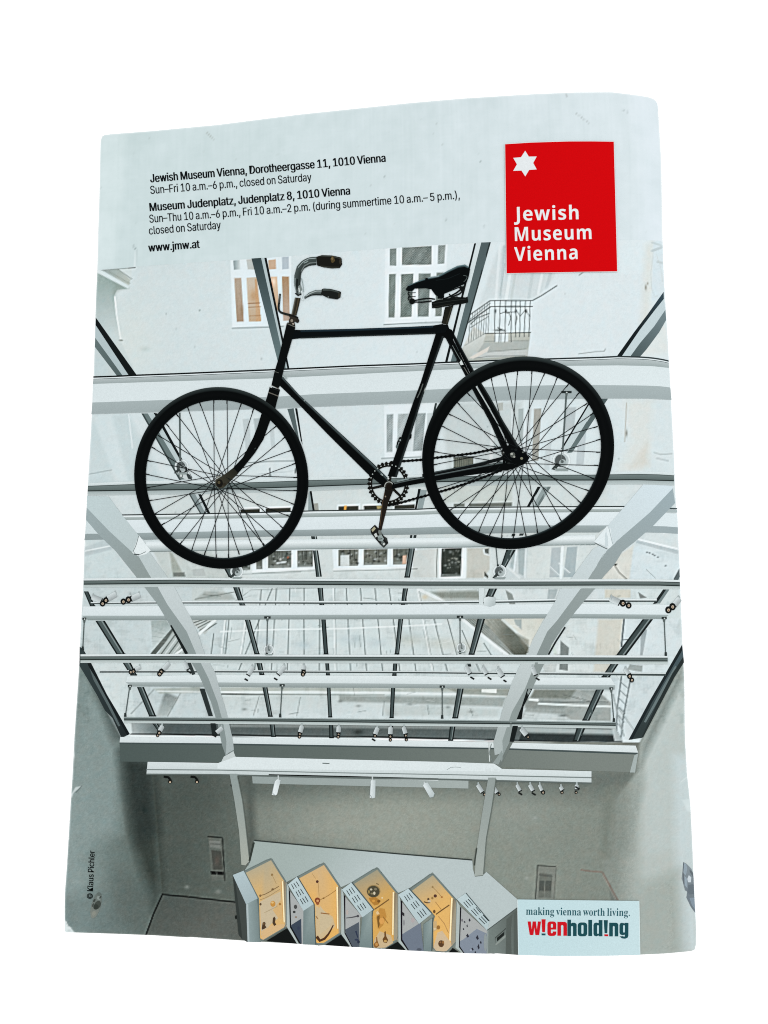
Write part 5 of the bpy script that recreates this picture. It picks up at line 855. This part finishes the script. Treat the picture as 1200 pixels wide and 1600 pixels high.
# frame tubes
k = Ink(12); TUBE = (8, 12, 13)
def tube(L_, R_, hi=None, w=.28, base=TUBE):
    k.strip(L_, R_, base, 8)
    if hi: k.strip([tuple(np.array(a) * (1 - .06) + np.array(b) * .06) for a, b in zip(L_, R_)], [tuple(np.array(a) * (1 - w) + np.array(b) * w) for a, b in zip(L_, R_)], hi, 8, base)
k.poly([(660, 741), (680, 737), (737, 726), (788, 713), (789, 718), (740, 731), (682, 742), (660, 746.5)], (20, 26, 27)); k.line([(662, 742), (700, 734), (760, 721)], .8, (86, 100, 100))
tube([(696, 528), (727, 587), (744, 620), (765.7, 660), (783, 699)], [(703, 521), (735.5, 586), (752.5, 620), (775.6, 660), (793, 697)], (26, 33, 34))
tube([(709, 521), (742, 582), (765.5, 620), (787.5, 660), (813, 701)], [(700, 513), (736, 586), (755.5, 620), (777.5, 660), (797, 699)], (52, 62, 62), .35)
k.poly([(690, 507), (700, 508), (702, 514), (706, 515.5), (710, 524), (702, 530), (694, 528), (681, 523), (678, 510)], TUBE)
k.line([(707, 540), (714, 553), (720, 563)], 1.0, (110, 122, 120)); k.poly([(718, 567), (721, 562.5), (724.5, 570), (720, 571)], (206, 216, 214)); k.line([(725, 574), (733, 587), (727, 590.5)], 1.1, (110, 112, 106))
k.line([(744, 604), (751, 616), (766, 640)], 1.5, (196, 206, 204), 1.2); k.line([(745, 582), (750, 597)], .9, (84, 96, 96))
tube([(440.5, 587), (468, 617.5), (525, 670.5), (585, 726), (607, 748)], [(438, 603.5), (457, 621.5), (512, 678.5), (575, 741), (599, 760)], (88, 104, 106), .28); k.line([(441.5, 587.5), (449, 592.5)], 1.8, (170, 184, 184)); k.disc(476, 626.5, 1.2, .8, (150, 164, 164)); k.disc(596, 741, 1.3, 1, (150, 164, 164)); k.disc(597.5, 742.5, .8, 1.3, (180, 190, 190))
tube([(694, 526), (667, 602), (660, 622), (642, 680), (620, 746)], [(681, 522), (657.5, 598), (646, 628), (626, 687), (606, 744)], (50, 60, 61), .3); k.line([(661, 600), (657, 612), (652, 622)], 1.6, (96, 104, 100)); k.line([(665, 606), (663, 612)], 1.2, (160, 168, 164)); k.line([(626, 684), (622, 689), (620, 700)], 2.2, (26, 32, 32)); k.disc(626, 687, 3.2, 4, (24, 30, 30)); k.disc(620.5, 698, 1.8, 3, (96, 112, 112)); k.disc(625.5, 688, 1.2, 1.6, (150, 164, 164)); k.poly([(640, 680), (643.5, 678), (643, 684), (640, 688)], TUBE)
k.poly([(458, 515.5), (470, 516), (555, 514), (640, 511), (677, 509), (692, 506.5), (700, 512), (696, 520), (680, 522), (560, 525.5), (470, 529), (457, 530.5)], (11, 18, 21)); k.strip([(470, 516.6), (555, 514.6), (640, 511.6), (677, 509.6)], [(470, 519.5), (555, 517.6), (640, 514.4), (677, 512.4)], (40, 62, 74), 8, (20, 34, 41)); k.strip([(470, 527), (560, 524), (680, 520)], [(470, 529.3), (560, 526), (680, 522.3)], (32, 40, 40))
k.poly([(448.5, 505.5), (450, 504), (461.5, 509), (461.5, 513), (457, 530), (448, 561), (441.5, 587), (438, 603), (435, 607), (424.5, 602), (429, 582), (435, 562)], (13, 18, 19)); k.line([(449, 506), (461, 511)], 1.4, (110, 112, 104)); k.line([(430, 581), (436, 583)], .8, (100, 104, 98))
k.poly([(795, 720), (737.5, 730), (640, 749), (614, 755), (612, 764.5), (640, 758.5), (715, 745.3), (790, 735)], TUBE); k.strip([(790, 721.5), (737.5, 731), (640, 750), (616, 755.3)], [(790, 723.8), (737.5, 733.4), (640, 751.8), (616, 757)], (112, 126, 126), 8, (30, 38, 38)); k.poly([(620, 751), (640, 747), (640, 749), (620, 753.6)], (136, 152, 152))
k.poly([(785.5, 698.5), (796, 695.5), (811, 698.5), (820.5, 708), (827.3, 716), (820.5, 724.5), (802, 732.5), (790, 736), (786.5, 725), (785.5, 715), (783.8, 706.7)], TUBE)
for x, y, rx, ry, c in ((801, 711, 4, 4.4, (92, 98, 92)), (799.5, 709.5, 2.2, 1.6, (176, 180, 170)), (803.5, 714, 1.6, 1.8, (160, 164, 154)), (786, 708, 2.6, 2.8, (52, 54, 50)), (786.5, 707.5, 1.1, 1.2, (182, 190, 186)), (815, 716.5, 2.2, 2, (140, 140, 118)), (806, 703, 2.4, 2.0, (30, 36, 36)), (795, 724, 2.5, 1.4, (40, 46, 45)), (817, 707, 1.4, 1.2, (110, 118, 112))): k.disc(x, y, rx, ry, c)
k.make('printed_bicycle_frame', photo)
k = Ink(13)
k.poly([(422, 604), (438, 609), (434.5, 622), (430, 640), (422.7, 656.7), (412, 686.7), (398.7, 708), (382.7, 728), (372, 740), (365, 731), (380, 714.7), (396, 684), (402.7, 666.7), (408.7, 646.7), (417, 622)], (11, 15, 16)); k.poly([(365, 731), (372.5, 740), (358.7, 753.5), (350, 762), (343, 763.5), (337, 758), (336.6, 750), (350.7, 742)], grad((368, 735), (44, 45, 37), (342, 755), (74, 72, 58)))
k.line([(424.5, 601.5), (429, 603.5), (436, 607.5)], 2.0, (132, 128, 120)); k.line([(421.5, 605), (429, 608.5), (437.5, 611)], 1.5, (30, 34, 34)); k.line([(419.5, 613.3), (427, 616), (435.5, 619.5)], 1.5, (112, 110, 102)); k.line([(422, 604.5), (425, 606)], 1.3, (190, 198, 196)); k.disc(343.5, 755.5, 5.2, 6.4, (30, 29, 24)); k.disc(342.5, 754, 2.2, 2.6, (92, 84, 62)); k.disc(351, 757, 2.6, 2.2, (56, 52, 40)); k.line([(338, 747), (346, 743)], 1.2, (126, 120, 98)); k.line([(398, 702), (400, 700)], 1, (70, 78, 78)); k.make('printed_fork', photo)
k = Ink(14)
k.poly([(602, 764), (603.5, 757), (609, 754), (615, 758), (615.5, 764), (606.8, 786), (596.5, 828), (594, 830.5), (591.5, 826), (597, 788)], grad((608, 758), (30, 28, 24), (596, 815), (46, 37, 30))); k.disc(608, 759, 7.4, 7.8, (44, 42, 36), 22); k.ring(lambda t: np.stack([608 + 7.2 * np.cos(t), 760 + 7.4 * np.sin(t)], -1), lambda t: np.stack([608 + 5.8 * np.cos(t), 760 + 6 * np.sin(t)], -1), (196, 202, 196), (120, 124, 118), 30, None, math.pi * .95, math.pi * 2.05); k.disc(608.5, 761.5, 4.6, 5, (32, 26, 21), 16); k.disc(602.5, 776, 1.1, 1.3, (150, 138, 122)); k.line([(601.5, 768), (598, 786), (594, 822)], 1.0, (92, 74, 56)); k.disc(607, 748, 1.4, 1.2, (206, 212, 210)); k.make('printed_crank', photo)
k = Ink(15)
k.poly([(586, 820), (592.7, 827), (599.7, 837.7), (605, 841), (606.8, 849), (599.7, 856), (594, 850.5), (588, 843.5), (580, 833), (579, 826.6)], (34, 36, 34)); 
for q, c in (([(580.5, 828), (585, 823), (587.5, 826), (582.5, 831.5)], (176, 172, 142)), ([(584.5, 835), (588, 832.5), (590.5, 838), (587, 840)], (196, 204, 200)), ([(590, 838), (596, 835), (600, 842), (597.5, 846.5), (592, 845)], (150, 164, 162)), ([(595, 848.5), (599, 845), (603, 850), (599.5, 854)], (110, 120, 118)), ([(598.5, 849.5), (601, 848.5), (601.5, 851), (599.5, 852)], (214, 220, 216)), ([(592, 828), (595, 829), (597, 835), (593.5, 837), (591, 832)], (120, 128, 124)), ([(600, 838), (605, 841), (606, 848), (602, 844)], (58, 62, 60))): k.poly(q, c)
k.line([(590, 842), (594, 840.5), (597.5, 842)], 1.0, (70, 80, 79)); k.disc(593.5, 842.6, 3, 2, (128, 140, 138)); k.make('printed_pedal', photo)
# handlebar
HB = lambda *p: Z(420, 380, 8.5714, p)
k = Ink(13)
k.line(HB((152, 680), (145, 760), (133, 860), (136, 905), (165, 932), (230, 952), (300, 968)), 3.0, (40, 44, 42), 3.6, 4); k.line(HB((146, 690), (138, 800)), .8, (110, 116, 112))
k.strip(HB((352, 730), (330, 840), (305, 955)), HB((428, 738), (405, 850), (372, 975)), (54, 52, 42)); k.strip(HB((352, 730), (330, 840), (305, 955)), HB((372, 732), (350, 840), (325, 958)), (126, 128, 118), 6, (70, 66, 52)); k.strip(HB((395, 735), (378, 845), (348, 965)), HB((412, 737), (392, 848), (360, 970)), (98, 88, 64), 6, (60, 54, 42))
k.poly(HB((262, 962), (310, 955), (385, 985), (412, 1040), (392, 1072), (345, 1052), (356, 1115), (270, 1085), (272, 1030), (285, 1000)), (58, 54, 46)); k.line(HB((270, 965), (330, 978), (395, 1005)), 2.4, (30, 32, 30)); k.disc(*HB((385, 1045))[0], 2.8, 3, (48, 46, 40)); k.disc(*HB((310, 1040))[0], 2, 2.4, (150, 142, 128)); k.disc(*HB((328, 1085))[0], 1.6, 1.6, (170, 162, 148))
k.strip(HB((640, 295), (545, 305), (470, 345), (435, 410), (430, 480), (425, 560), (410, 690)), HB((640, 185), (540, 192), (450, 235), (380, 310), (345, 430), (342, 560), (378, 695)), (44, 53, 51), 5, (84, 97, 95))
k.strip(HB((640, 268), (555, 275), (480, 315), (440, 385)), HB((640, 250), (545, 255), (465, 300), (425, 380)), (140, 152, 150), 5, (58, 68, 66)); k.line(HB((630, 205), (540, 212), (460, 255), (395, 330)), 1.0, (170, 184, 184), .8, 4); k.line(HB((355, 470), (352, 560), (368, 650)), 1.5, (136, 150, 150), 1, 4); k.line(HB((470, 270), (500, 262), (530, 240)), 1.6, (140, 156, 154)); k.line(HB((385, 480), (378, 560), (392, 660)), 3, (30, 38, 38), 2.4, 4)
k.poly(HB((395, 580), (430, 555), (448, 620), (440, 680), (405, 690), (388, 640)), (130, 142, 140)); k.line(HB((405, 600), (415, 660)), 1.6, (206, 214, 212)); k.line(HB((440, 470), (462, 560), (468, 660)), 1.2, (150, 166, 166), 1.0); k.line(HB((358, 672), (395, 705), (440, 680)), 2.2, (22, 28, 27)); k.line(HB((440, 640), (455, 700), (430, 760), (465, 770)), 2.2, (206, 218, 219))
k.strip(HB((475, 722), (540, 665), (628, 630), (718, 630)), HB((484, 752), (545, 715), (610, 700), (718, 704)), (120, 133, 131), 5, (50, 59, 57)); k.line(HB((500, 712), (560, 675), (640, 645), (710, 645)), 1.1, (178, 190, 189), .9, 4); k.line(HB((520, 722), (600, 690), (700, 690)), 1.4, (36, 44, 43), 1.6, 4)
k.poly(HB((640, 186), (715, 163), (850, 168), (960, 192), (978, 210), (984, 290), (952, 336), (850, 342), (740, 328), (650, 302)), (31, 31, 26)); k.poly(HB((655, 180), (720, 165), (850, 170), (970, 205), (965, 215), (850, 188), (720, 182)), (66, 72, 66)); k.poly(HB((828, 215), (850, 170), (875, 190), (890, 240), (860, 270), (840, 260)), (92, 78, 48)); k.poly(HB((835, 210), (855, 185), (868, 215), (850, 235)), (126, 110, 76)); k.disc(*HB((960, 250))[0], 1.6, 4.6, (66, 62, 50)); k.poly(HB((680, 300), (850, 318), (940, 318), (945, 332), (850, 340), (740, 326)), (52, 54, 46))
k.poly(HB((714, 618), (740, 610), (830, 616), (955, 648), (970, 660), (962, 730), (920, 757), (800, 740), (700, 690)), (33, 37, 34)); k.poly(HB((725, 616), (830, 622), (955, 655), (940, 668), (830, 640), (725, 640)), (74, 84, 80)); k.disc(*HB((945, 700))[0], 2, 4, (58, 58, 48)); k.disc(*HB((800, 725))[0], 1.2, .8, (140, 150, 146)); k.make('printed_handlebar', photo)
# saddle
SD = lambda *p: Z(625, 400, 8.5714, p)
k = Ink(13)
k.poly(SD((605, 690), (720, 660), (700, 720), (640, 925), (558, 905)), grad((704, 480), (28, 30, 25), (695, 505), (44, 44, 36))); k.line(SD((690, 690), (625, 905)), 1.6, (66, 66, 54)); k.line(SD((600, 720), (570, 890)), 1.0, (18, 22, 22))
for y in (470, 492, 515, 543, 565): k.line(SD((110, y), (160, y + (4 if y in (492, 543) else -4)), (212 if y in (492, 543) else 165, y)), 1.2, (26, 32, 32), .9, 3)
k.line(SD((118, 480), (105, 520), (135, 535), (105, 570), (130, 595), (110, 590)), 1.7, (22, 28, 28), 1.6, 3); k.disc(*SD((165, 610))[0], 4.8, 4.7, (18, 22, 21), 14)
k.line(SD((190, 602), (270, 585), (350, 572), (400, 572), (470, 582)), 2.2, (24, 29, 29), 2.2, 4); k.line(SD((190, 620), (300, 622), (425, 606)), 2.0, (24, 29, 29), 2.6, 4)
k.line(SD((580, 580), (660, 550), (760, 495), (830, 440)), 2.2, (22, 27, 27), 2.6, 4); k.line(SD((600, 500), (700, 460), (800, 420)), 1.6, (26, 32, 32), 1.6, 4); k.line(SD((660, 510), (690, 560)), 2, (22, 27, 27)); k.line(SD((690, 555), (800, 510), (840, 470)), 2.4, (22, 27, 27), 2.6, 4); k.disc(*SD((832, 435))[0], 4.2, 4.6, (20, 25, 25)); k.line(SD((880, 380), (850, 500), (825, 560)), 1.6, (26, 31, 31), 1.4); k.disc(*SD((835, 400))[0], 2.2, 1.2, (150, 164, 162))
k.poly(SD((428, 620), (520, 590), (620, 575), (735, 550), (880, 558), (905, 548), (915, 625), (850, 642), (730, 660), (600, 682), (550, 690), (510, 700), (430, 702)), (19, 24, 23)); k.line(SD((440, 640), (560, 625), (720, 600), (890, 580)), 1.0, (46, 52, 50)); k.line(SD((450, 690), (600, 660), (720, 640)), .9, (48, 50, 44)); k.disc(*SD((760, 560))[0], 3, 1.8, (34, 40, 39))
k.poly(SD((80, 448), (110, 400), (220, 350), (340, 308), (420, 285), (520, 265), (640, 200), (770, 135), (870, 118), (930, 152), (940, 185), (922, 280), (890, 370), (800, 408), (620, 488), (592, 515), (590, 575), (505, 575), (508, 545), (472, 522), (420, 450), (350, 435), (200, 440), (175, 468), (90, 468)), (10, 16, 18))
k.strip(SD((110, 400), (220, 350), (340, 308), (420, 285), (520, 265), (640, 200), (770, 135), (870, 118), (925, 150)), SD((120, 408), (230, 362), (345, 325), (430, 310), (535, 285), (655, 222), (780, 165), (865, 150), (905, 170)), (110, 140, 145), 5, (14, 24, 27)); k.strip(SD((380, 290), (430, 278), (520, 266)), SD((385, 300), (440, 300), (530, 284)), (170, 192, 195), 4, (60, 84, 90)); k.strip(SD((740, 150), (800, 128), (860, 122)), SD((750, 168), (810, 150), (860, 140)), (120, 150, 156), 4, (30, 44, 48)); k.poly(SD((335, 305), (365, 296), (385, 312), (360, 330), (340, 325)), (12, 17, 18)); k.line(SD((850, 265), (890, 270), (905, 280), (880, 330), (855, 350)), 1.0, (90, 102, 100), .8, 3); k.line(SD((480, 330), (640, 310), (800, 240)), .9, (26, 36, 38)); k.make('printed_saddle', photo)

# ------------------------------------------------------------------ lettering
FONTS = bpy.utils.resource_path('LOCAL') + '/datafiles/fonts/'
try: NOTO = bpy.data.fonts.load(FONTS + 'NotoSansMath-Regular.woff2')
except Exception: NOTO = None
try: INTER = bpy.data.fonts.load(FONTS + 'Inter.woff2')
except Exception: INTER = None
def styled(s, up, lo, dg):
    if NOTO is None: return s
    return ''.join(chr(up + ord(c) - 65) if 'A' <= c <= 'Z' else chr(lo + ord(c) - 97) if 'a' <= c <= 'z' else chr(dg + ord(c) - 48) if '0' <= c <= '9' and dg else c for c in s)
sans_bold = lambda s: styled(s, 0x1D5D4, 0x1D5EE, 0x1D7EC)
serif_bold = lambda s: styled(s, 0x1D400, 0x1D41A, 0x1D7CE)
def cap_of(font, ref):
    cu = bpy.data.curves.new('text', 'FONT'); cu.body = ref
    if font: cu.font = font
    to = bpy.data.objects.new('text', cu); COL.objects.link(to); bpy.context.view_layer.update()
    me = bpy.data.meshes.new_from_object(to.evaluated_get(bpy.context.evaluated_depsgraph_get()))
    h = max(v.co.y for v in me.vertices)
    bpy.data.objects.remove(to); bpy.data.curves.remove(cu); bpy.data.meshes.remove(me)
    return h
def lettering(name, parent, text, line_px, cap, color, font, bold=0.0, level=16, ref='H', space=1.0, mat=None):
    """text set along a traced baseline (3 points of the photograph), fitted to its length"""
    cu = bpy.data.curves.new('text', 'FONT'); cu.body = text; cu.resolution_u = 3; cu.space_character = space; cu.space_word = .78
    if font: cu.font = font
    to = bpy.data.objects.new('text', cu); COL.objects.link(to); bpy.context.view_layer.update()
    me = bpy.data.meshes.new_from_object(to.evaluated_get(bpy.context.evaluated_depsgraph_get()))
    n = len(me.vertices); co = np.empty(n * 3); me.vertices.foreach_get('co', co); co = co.reshape(-1, 3)
    faces = [tuple(p.vertices) for p in me.polygons]
    bpy.data.objects.remove(to); bpy.data.curves.remove(cu); bpy.data.meshes.remove(me)
    cap_em = cap_of(font, ref)
    x0, x1 = co[:, 0].min(), co[:, 0].max(); t = (co[:, 0] - x0) / (x1 - x0)
    (ax_, ay), (mx, my), (bx, by) = line_px
    bxs = (1 - t) ** 2 * ax_ + 2 * t * (1 - t) * (2 * mx - .5 * (ax_ + bx)) + t * t * bx
    bys = (1 - t) ** 2 * ay + 2 * t * (1 - t) * (2 * my - .5 * (ay + by)) + t * t * by
    d = np.array([bx - ax_, by - ay]); d /= np.hypot(*d); up = np.array([d[1], -d[0]])
    h = co[:, 1] / cap_em * cap
    pts = np.c_[bxs + up[0] * h, bys + up[1] * h]
    shifts = [0.0] if not bold else list(np.linspace(-bold, bold, 3))
    V = np.concatenate([surf(pts[:, 0] + d[0] * q, pts[:, 1] + d[1] * q, 5e-5 + level * 1.5e-5 + i * 1.6e-6) for i, q in enumerate(shifts)])
    faces = [tuple(v + i * n for v in f) for i in range(len(shifts)) for f in faces]; n = len(V)
    return mesh_obj(name, V, faces, mat or M_INK, parent, np.tile(lin(color) * ALB, (n, 1)))
mid = lambda a, b, dy=0.0: [a, ((a[0] + b[0]) / 2, (a[1] + b[1]) / 2 + dy), b]
INK = (17, 22, 26)
BOLD = .52
lettering('address_text', cat, 'Jewish Museum Vienna, Dorotheergasse 11, 1010 Vienna', [(235.5, 285.2), (417, 269.6), (602.5, 252.8)], 12.8, INK, INTER, BOLD, 2)
lettering('address_text', cat, 'Sun–Fri 10 a.m.–6 p.m., closed on Saturday', mid((235.5, 303.2), (487, 282.6), .3), 12.5, INK, INTER, .18, 2)
lettering('address_text', cat, 'Museum Judenplatz, Judenplatz 8, 1010 Vienna', mid((234.6, 330.2), (547, 304), .4), 12.8, INK, INTER, BOLD, 2)
lettering('address_text', cat, 'Sun–Thu 10 a.m.–6 p.m., Fri 10 a.m.–2 p.m. (during summertime 10 a.m.– 5 p.m.),', [(234, 348.2), (470, 330.3), (718.5, 310.6)], 12.5, INK, INTER, .18, 2)
lettering('address_text', cat, 'closed on Saturday', mid((233.3, 366.6), (345.3, 357.4)), 12.5, INK, INTER, .18, 2)
lettering('web_address', cat, 'www.jmw.at', mid((232.6, 393.4), (312, 387.3)), 12.6, INK, INTER, BOLD, 2)
# red logo panel
k = Ink(16); k.strip([(788.3, 225.3), (830, 222.6), (888, 220.8), (925, 220.7), (959.3, 221.3)], [(791, 428.3), (850, 427.2), (910, 426), (964.8, 425.3)], (224, 224, 224), 5)
k.strip([(789.2, 226), (830, 223.4), (888, 221.6), (925, 221.5), (958.6, 222)], [(791.6, 427.5), (850, 426.4), (910, 425.2), (964, 424.5)], (208, 3, 9), 5); panel = k.make('logo_panel', cat)
st = [(x / 6 + 780, y / 6 + 210) for x, y in ((243, 157), (277, 212), (351, 211), (318, 272), (351, 332), (280, 337), (244, 398), (208, 343), (131, 346), (166, 284), (131, 224), (204, 218))]
k = Ink(17); k.poly(st, (222, 228, 230)); k.make('star', panel)
WH = (226, 231, 232)
lettering('logo_text', panel, sans_bold('Jewish'), mid((803.2, 345.6), (903.8, 343.2)), 21.6, WH, NOTO, 0, 17, sans_bold('H'), 1.06)
lettering('logo_text', panel, sans_bold('Museum'), mid((804.6, 377.2), (924, 374)), 21.6, WH, NOTO, 0, 17, sans_bold('H'), 1.06)
lettering('logo_text', panel, sans_bold('Vienna'), mid((803.8, 408.4), (902.3, 405.4)), 21.6, WH, NOTO, 0, 17, sans_bold('H'), 1.06)
# sponsor panel
k = Ink(16); k.poly([(808.7, 1405), (900, 1406.2), (998, 1407.3), (999.6, 1491.6), (945, 1493), (868, 1493.4), (810, 1491.6)], grad((820, 1410), (188, 217, 222), (990, 1485), (193, 219, 223))); k.line([(808.7, 1405), (810, 1491)], 1.0, (214, 232, 234)); k.line([(998, 1407.5), (999.6, 1491)], 1.0, (210, 228, 230)); spon = k.make('sponsor_panel', cat)
TEAL, RED = (34, 88, 96), (204, 22, 34)
lettering('slogan_text', spon, serif_bold('making vienna worth living.'), mid((821.8, 1428.9), (983.6, 1431), .1), 11.8, (52, 104, 114), NOTO, 0, 17, serif_bold('H'))
W = lambda *p: Z(820, 1415, 7.0588, p)
def glyph(name, *pieces):
    k = Ink(17)
    for p, c in pieces: k.poly(W(*p), c)
    k.make(name, spon)
BGP = (190, 218, 222)
def rnd(x0, y0, x1, y1, r):
    out = []
    for cx, cy, a in ((x1 - r, y0 + r, -90), (x1 - r, y1 - r, 0), (x0 + r, y1 - r, 90), (x0 + r, y0 + r, 180)):
        out += [(cx + r * math.cos(math.radians(a + i * 30)), cy + r * math.sin(math.radians(a + i * 30))) for i in range(4)]
    return out
def n_glyph(x0, x1, y0, y1, top=None):
    r = 22; m0, m1 = x0 + 40, x1 - 40
    return [(x0, top or y0)] + ([(x0 + 40, top), (x0 + 40, y0 + 8)] if top else [(x0 + 34, y0)]) + [(x0 + 55, y0), (x1 - r, y0), (x1 - 6, y0 + 9), (x1, y0 + r), (x1, y1), (m1, y1), (m1, y0 + 44), ((m0 + m1) / 2, y0 + 34), (m0, y0 + 44), (m0, y1), (x0, y1)]
glyph('wordmark_letter', ([(30, 172), (66, 172), (76, 262), (86, 172), (122, 172), (132, 262), (144, 172), (178, 173), (158, 323), (116, 322), (104, 240), (94, 322), (54, 321)], RED))
glyph('wordmark_letter', ([(183, 148), (229, 148), (222, 291), (191, 291)], RED), ([(184, 304), (228, 305), (227, 326), (184, 325)], TEAL))
glyph('wordmark_letter', (rnd(248, 172, 346, 332, 30), RED), (rnd(287, 200, 308, 240, 8), BGP), ([(287, 262), (352, 262), (352, 282), (307, 282), (306, 298), (297, 303), (287, 296)], BGP))
glyph('wordmark_letter', (n_glyph(358, 464, 176, 330), RED))
glyph('wordmark_letter', (n_glyph(468, 570, 186, 333, 152), TEAL))
glyph('wordmark_letter', (rnd(582, 183, 686, 336, 32), TEAL), (rnd(622, 212, 645, 308, 9), BGP))
glyph('wordmark_letter', ([(698, 154), (740, 155), (740, 334), (698, 333)], TEAL))
glyph('wordmark_letter', ([(755, 212), (763, 192), (782, 184), (812, 190), (812, 156), (854, 157), (854, 336), (814, 336), (812, 326), (785, 337), (763, 328), (755, 308)], TEAL), (rnd(795, 214, 814, 308, 8), BGP))
glyph('wordmark_letter', ([(868, 157), (913, 158), (907, 302), (877, 301)], TEAL), ([(874, 313), (918, 314), (918, 336), (875, 335)], RED))
glyph('wordmark_letter', (n_glyph(928, 1028, 186, 337), TEAL))
glyph('wordmark_letter', ([(1041, 212), (1049, 193), (1068, 186), (1098, 194), (1100, 187), (1140, 188), (1139, 330), (1130, 352), (1102, 363), (1066, 358), (1042, 336), (1082, 334), (1092, 342), (1100, 332), (1099, 318), (1074, 324), (1050, 315), (1041, 296)], TEAL), (rnd(1081, 214, 1100, 294, 8), BGP))
# photographer's credit, printed upwards along the left edge
lettering('photo_credit', cat, '© Klaus Pichler', [(145.0, 1404.2), (146.5, 1367), (148.2, 1329.5)], 9.2, (20, 28, 28), INTER, .3, 2)
# scuffed oval sticker residue and torn patch
k = Ink(2); A0 = math.atan2(-400, 110)
k.disc(150.3, 1414.5, 21, 7.3, grad((148, 1400), (112, 124, 120), (146, 1432), (136, 142, 134)), 26, A0)
for x, y, rx, ry, c in ((154.5, 1403, 3.4, 3.0, (142, 154, 150)), (152.5, 1414, 5, 7.5, (76, 84, 78)), (150, 1417, 4, 4.5, (62, 70, 64)), (147.6, 1407, 1.6, 3, (72, 80, 75)), (157, 1402, 1.4, 2.6, (78, 86, 82)), (145.5, 1414, 1.4, 3.4, (82, 90, 85)), (147, 1427, 3, 4, (144, 148, 138)), (155, 1397, 3, 2.4, (104, 116, 112))): k.disc(x, y, rx, ry, c, 9, .5)
k.make('sticker_residue', cat)
k = Ink(2); T = lambda *p: Z(1040, 1320, 8.8857, p)
k.poly(T((245, 240), (292, 265), (355, 330), (382, 400), (388, 470), (396, 700), (410, 945), (350, 862), (288, 732), (300, 650), (268, 630), (245, 540), (236, 500), (222, 470), (232, 400)), grad((1068, 1360), (138, 150, 156), (1084, 1400), (118, 130, 138)))
for p, c in ((((250, 250), (285, 270), (300, 340), (280, 420), (250, 400)), (150, 166, 176)), (((320, 420), (355, 450), (350, 520), (310, 520), (300, 470)), (196, 208, 214)), (((330, 340), (375, 380), (384, 460), (362, 420), (335, 380)), (108, 118, 124)), (((260, 430), (300, 480), (300, 600), (262, 560)), (152, 168, 178)), (((232, 380), (250, 395), (262, 560), (246, 540)), (108, 117, 123)), (((315, 560), (388, 540), (396, 680), (330, 690), (300, 650)), (112, 124, 132)), (((330, 740), (398, 730), (406, 900), (360, 830)), (138, 154, 166)), (((245, 240), (256, 245), (248, 330), (238, 380)), (96, 108, 118))): k.poly(T(*p), c)
k.make('torn_patch', cat)
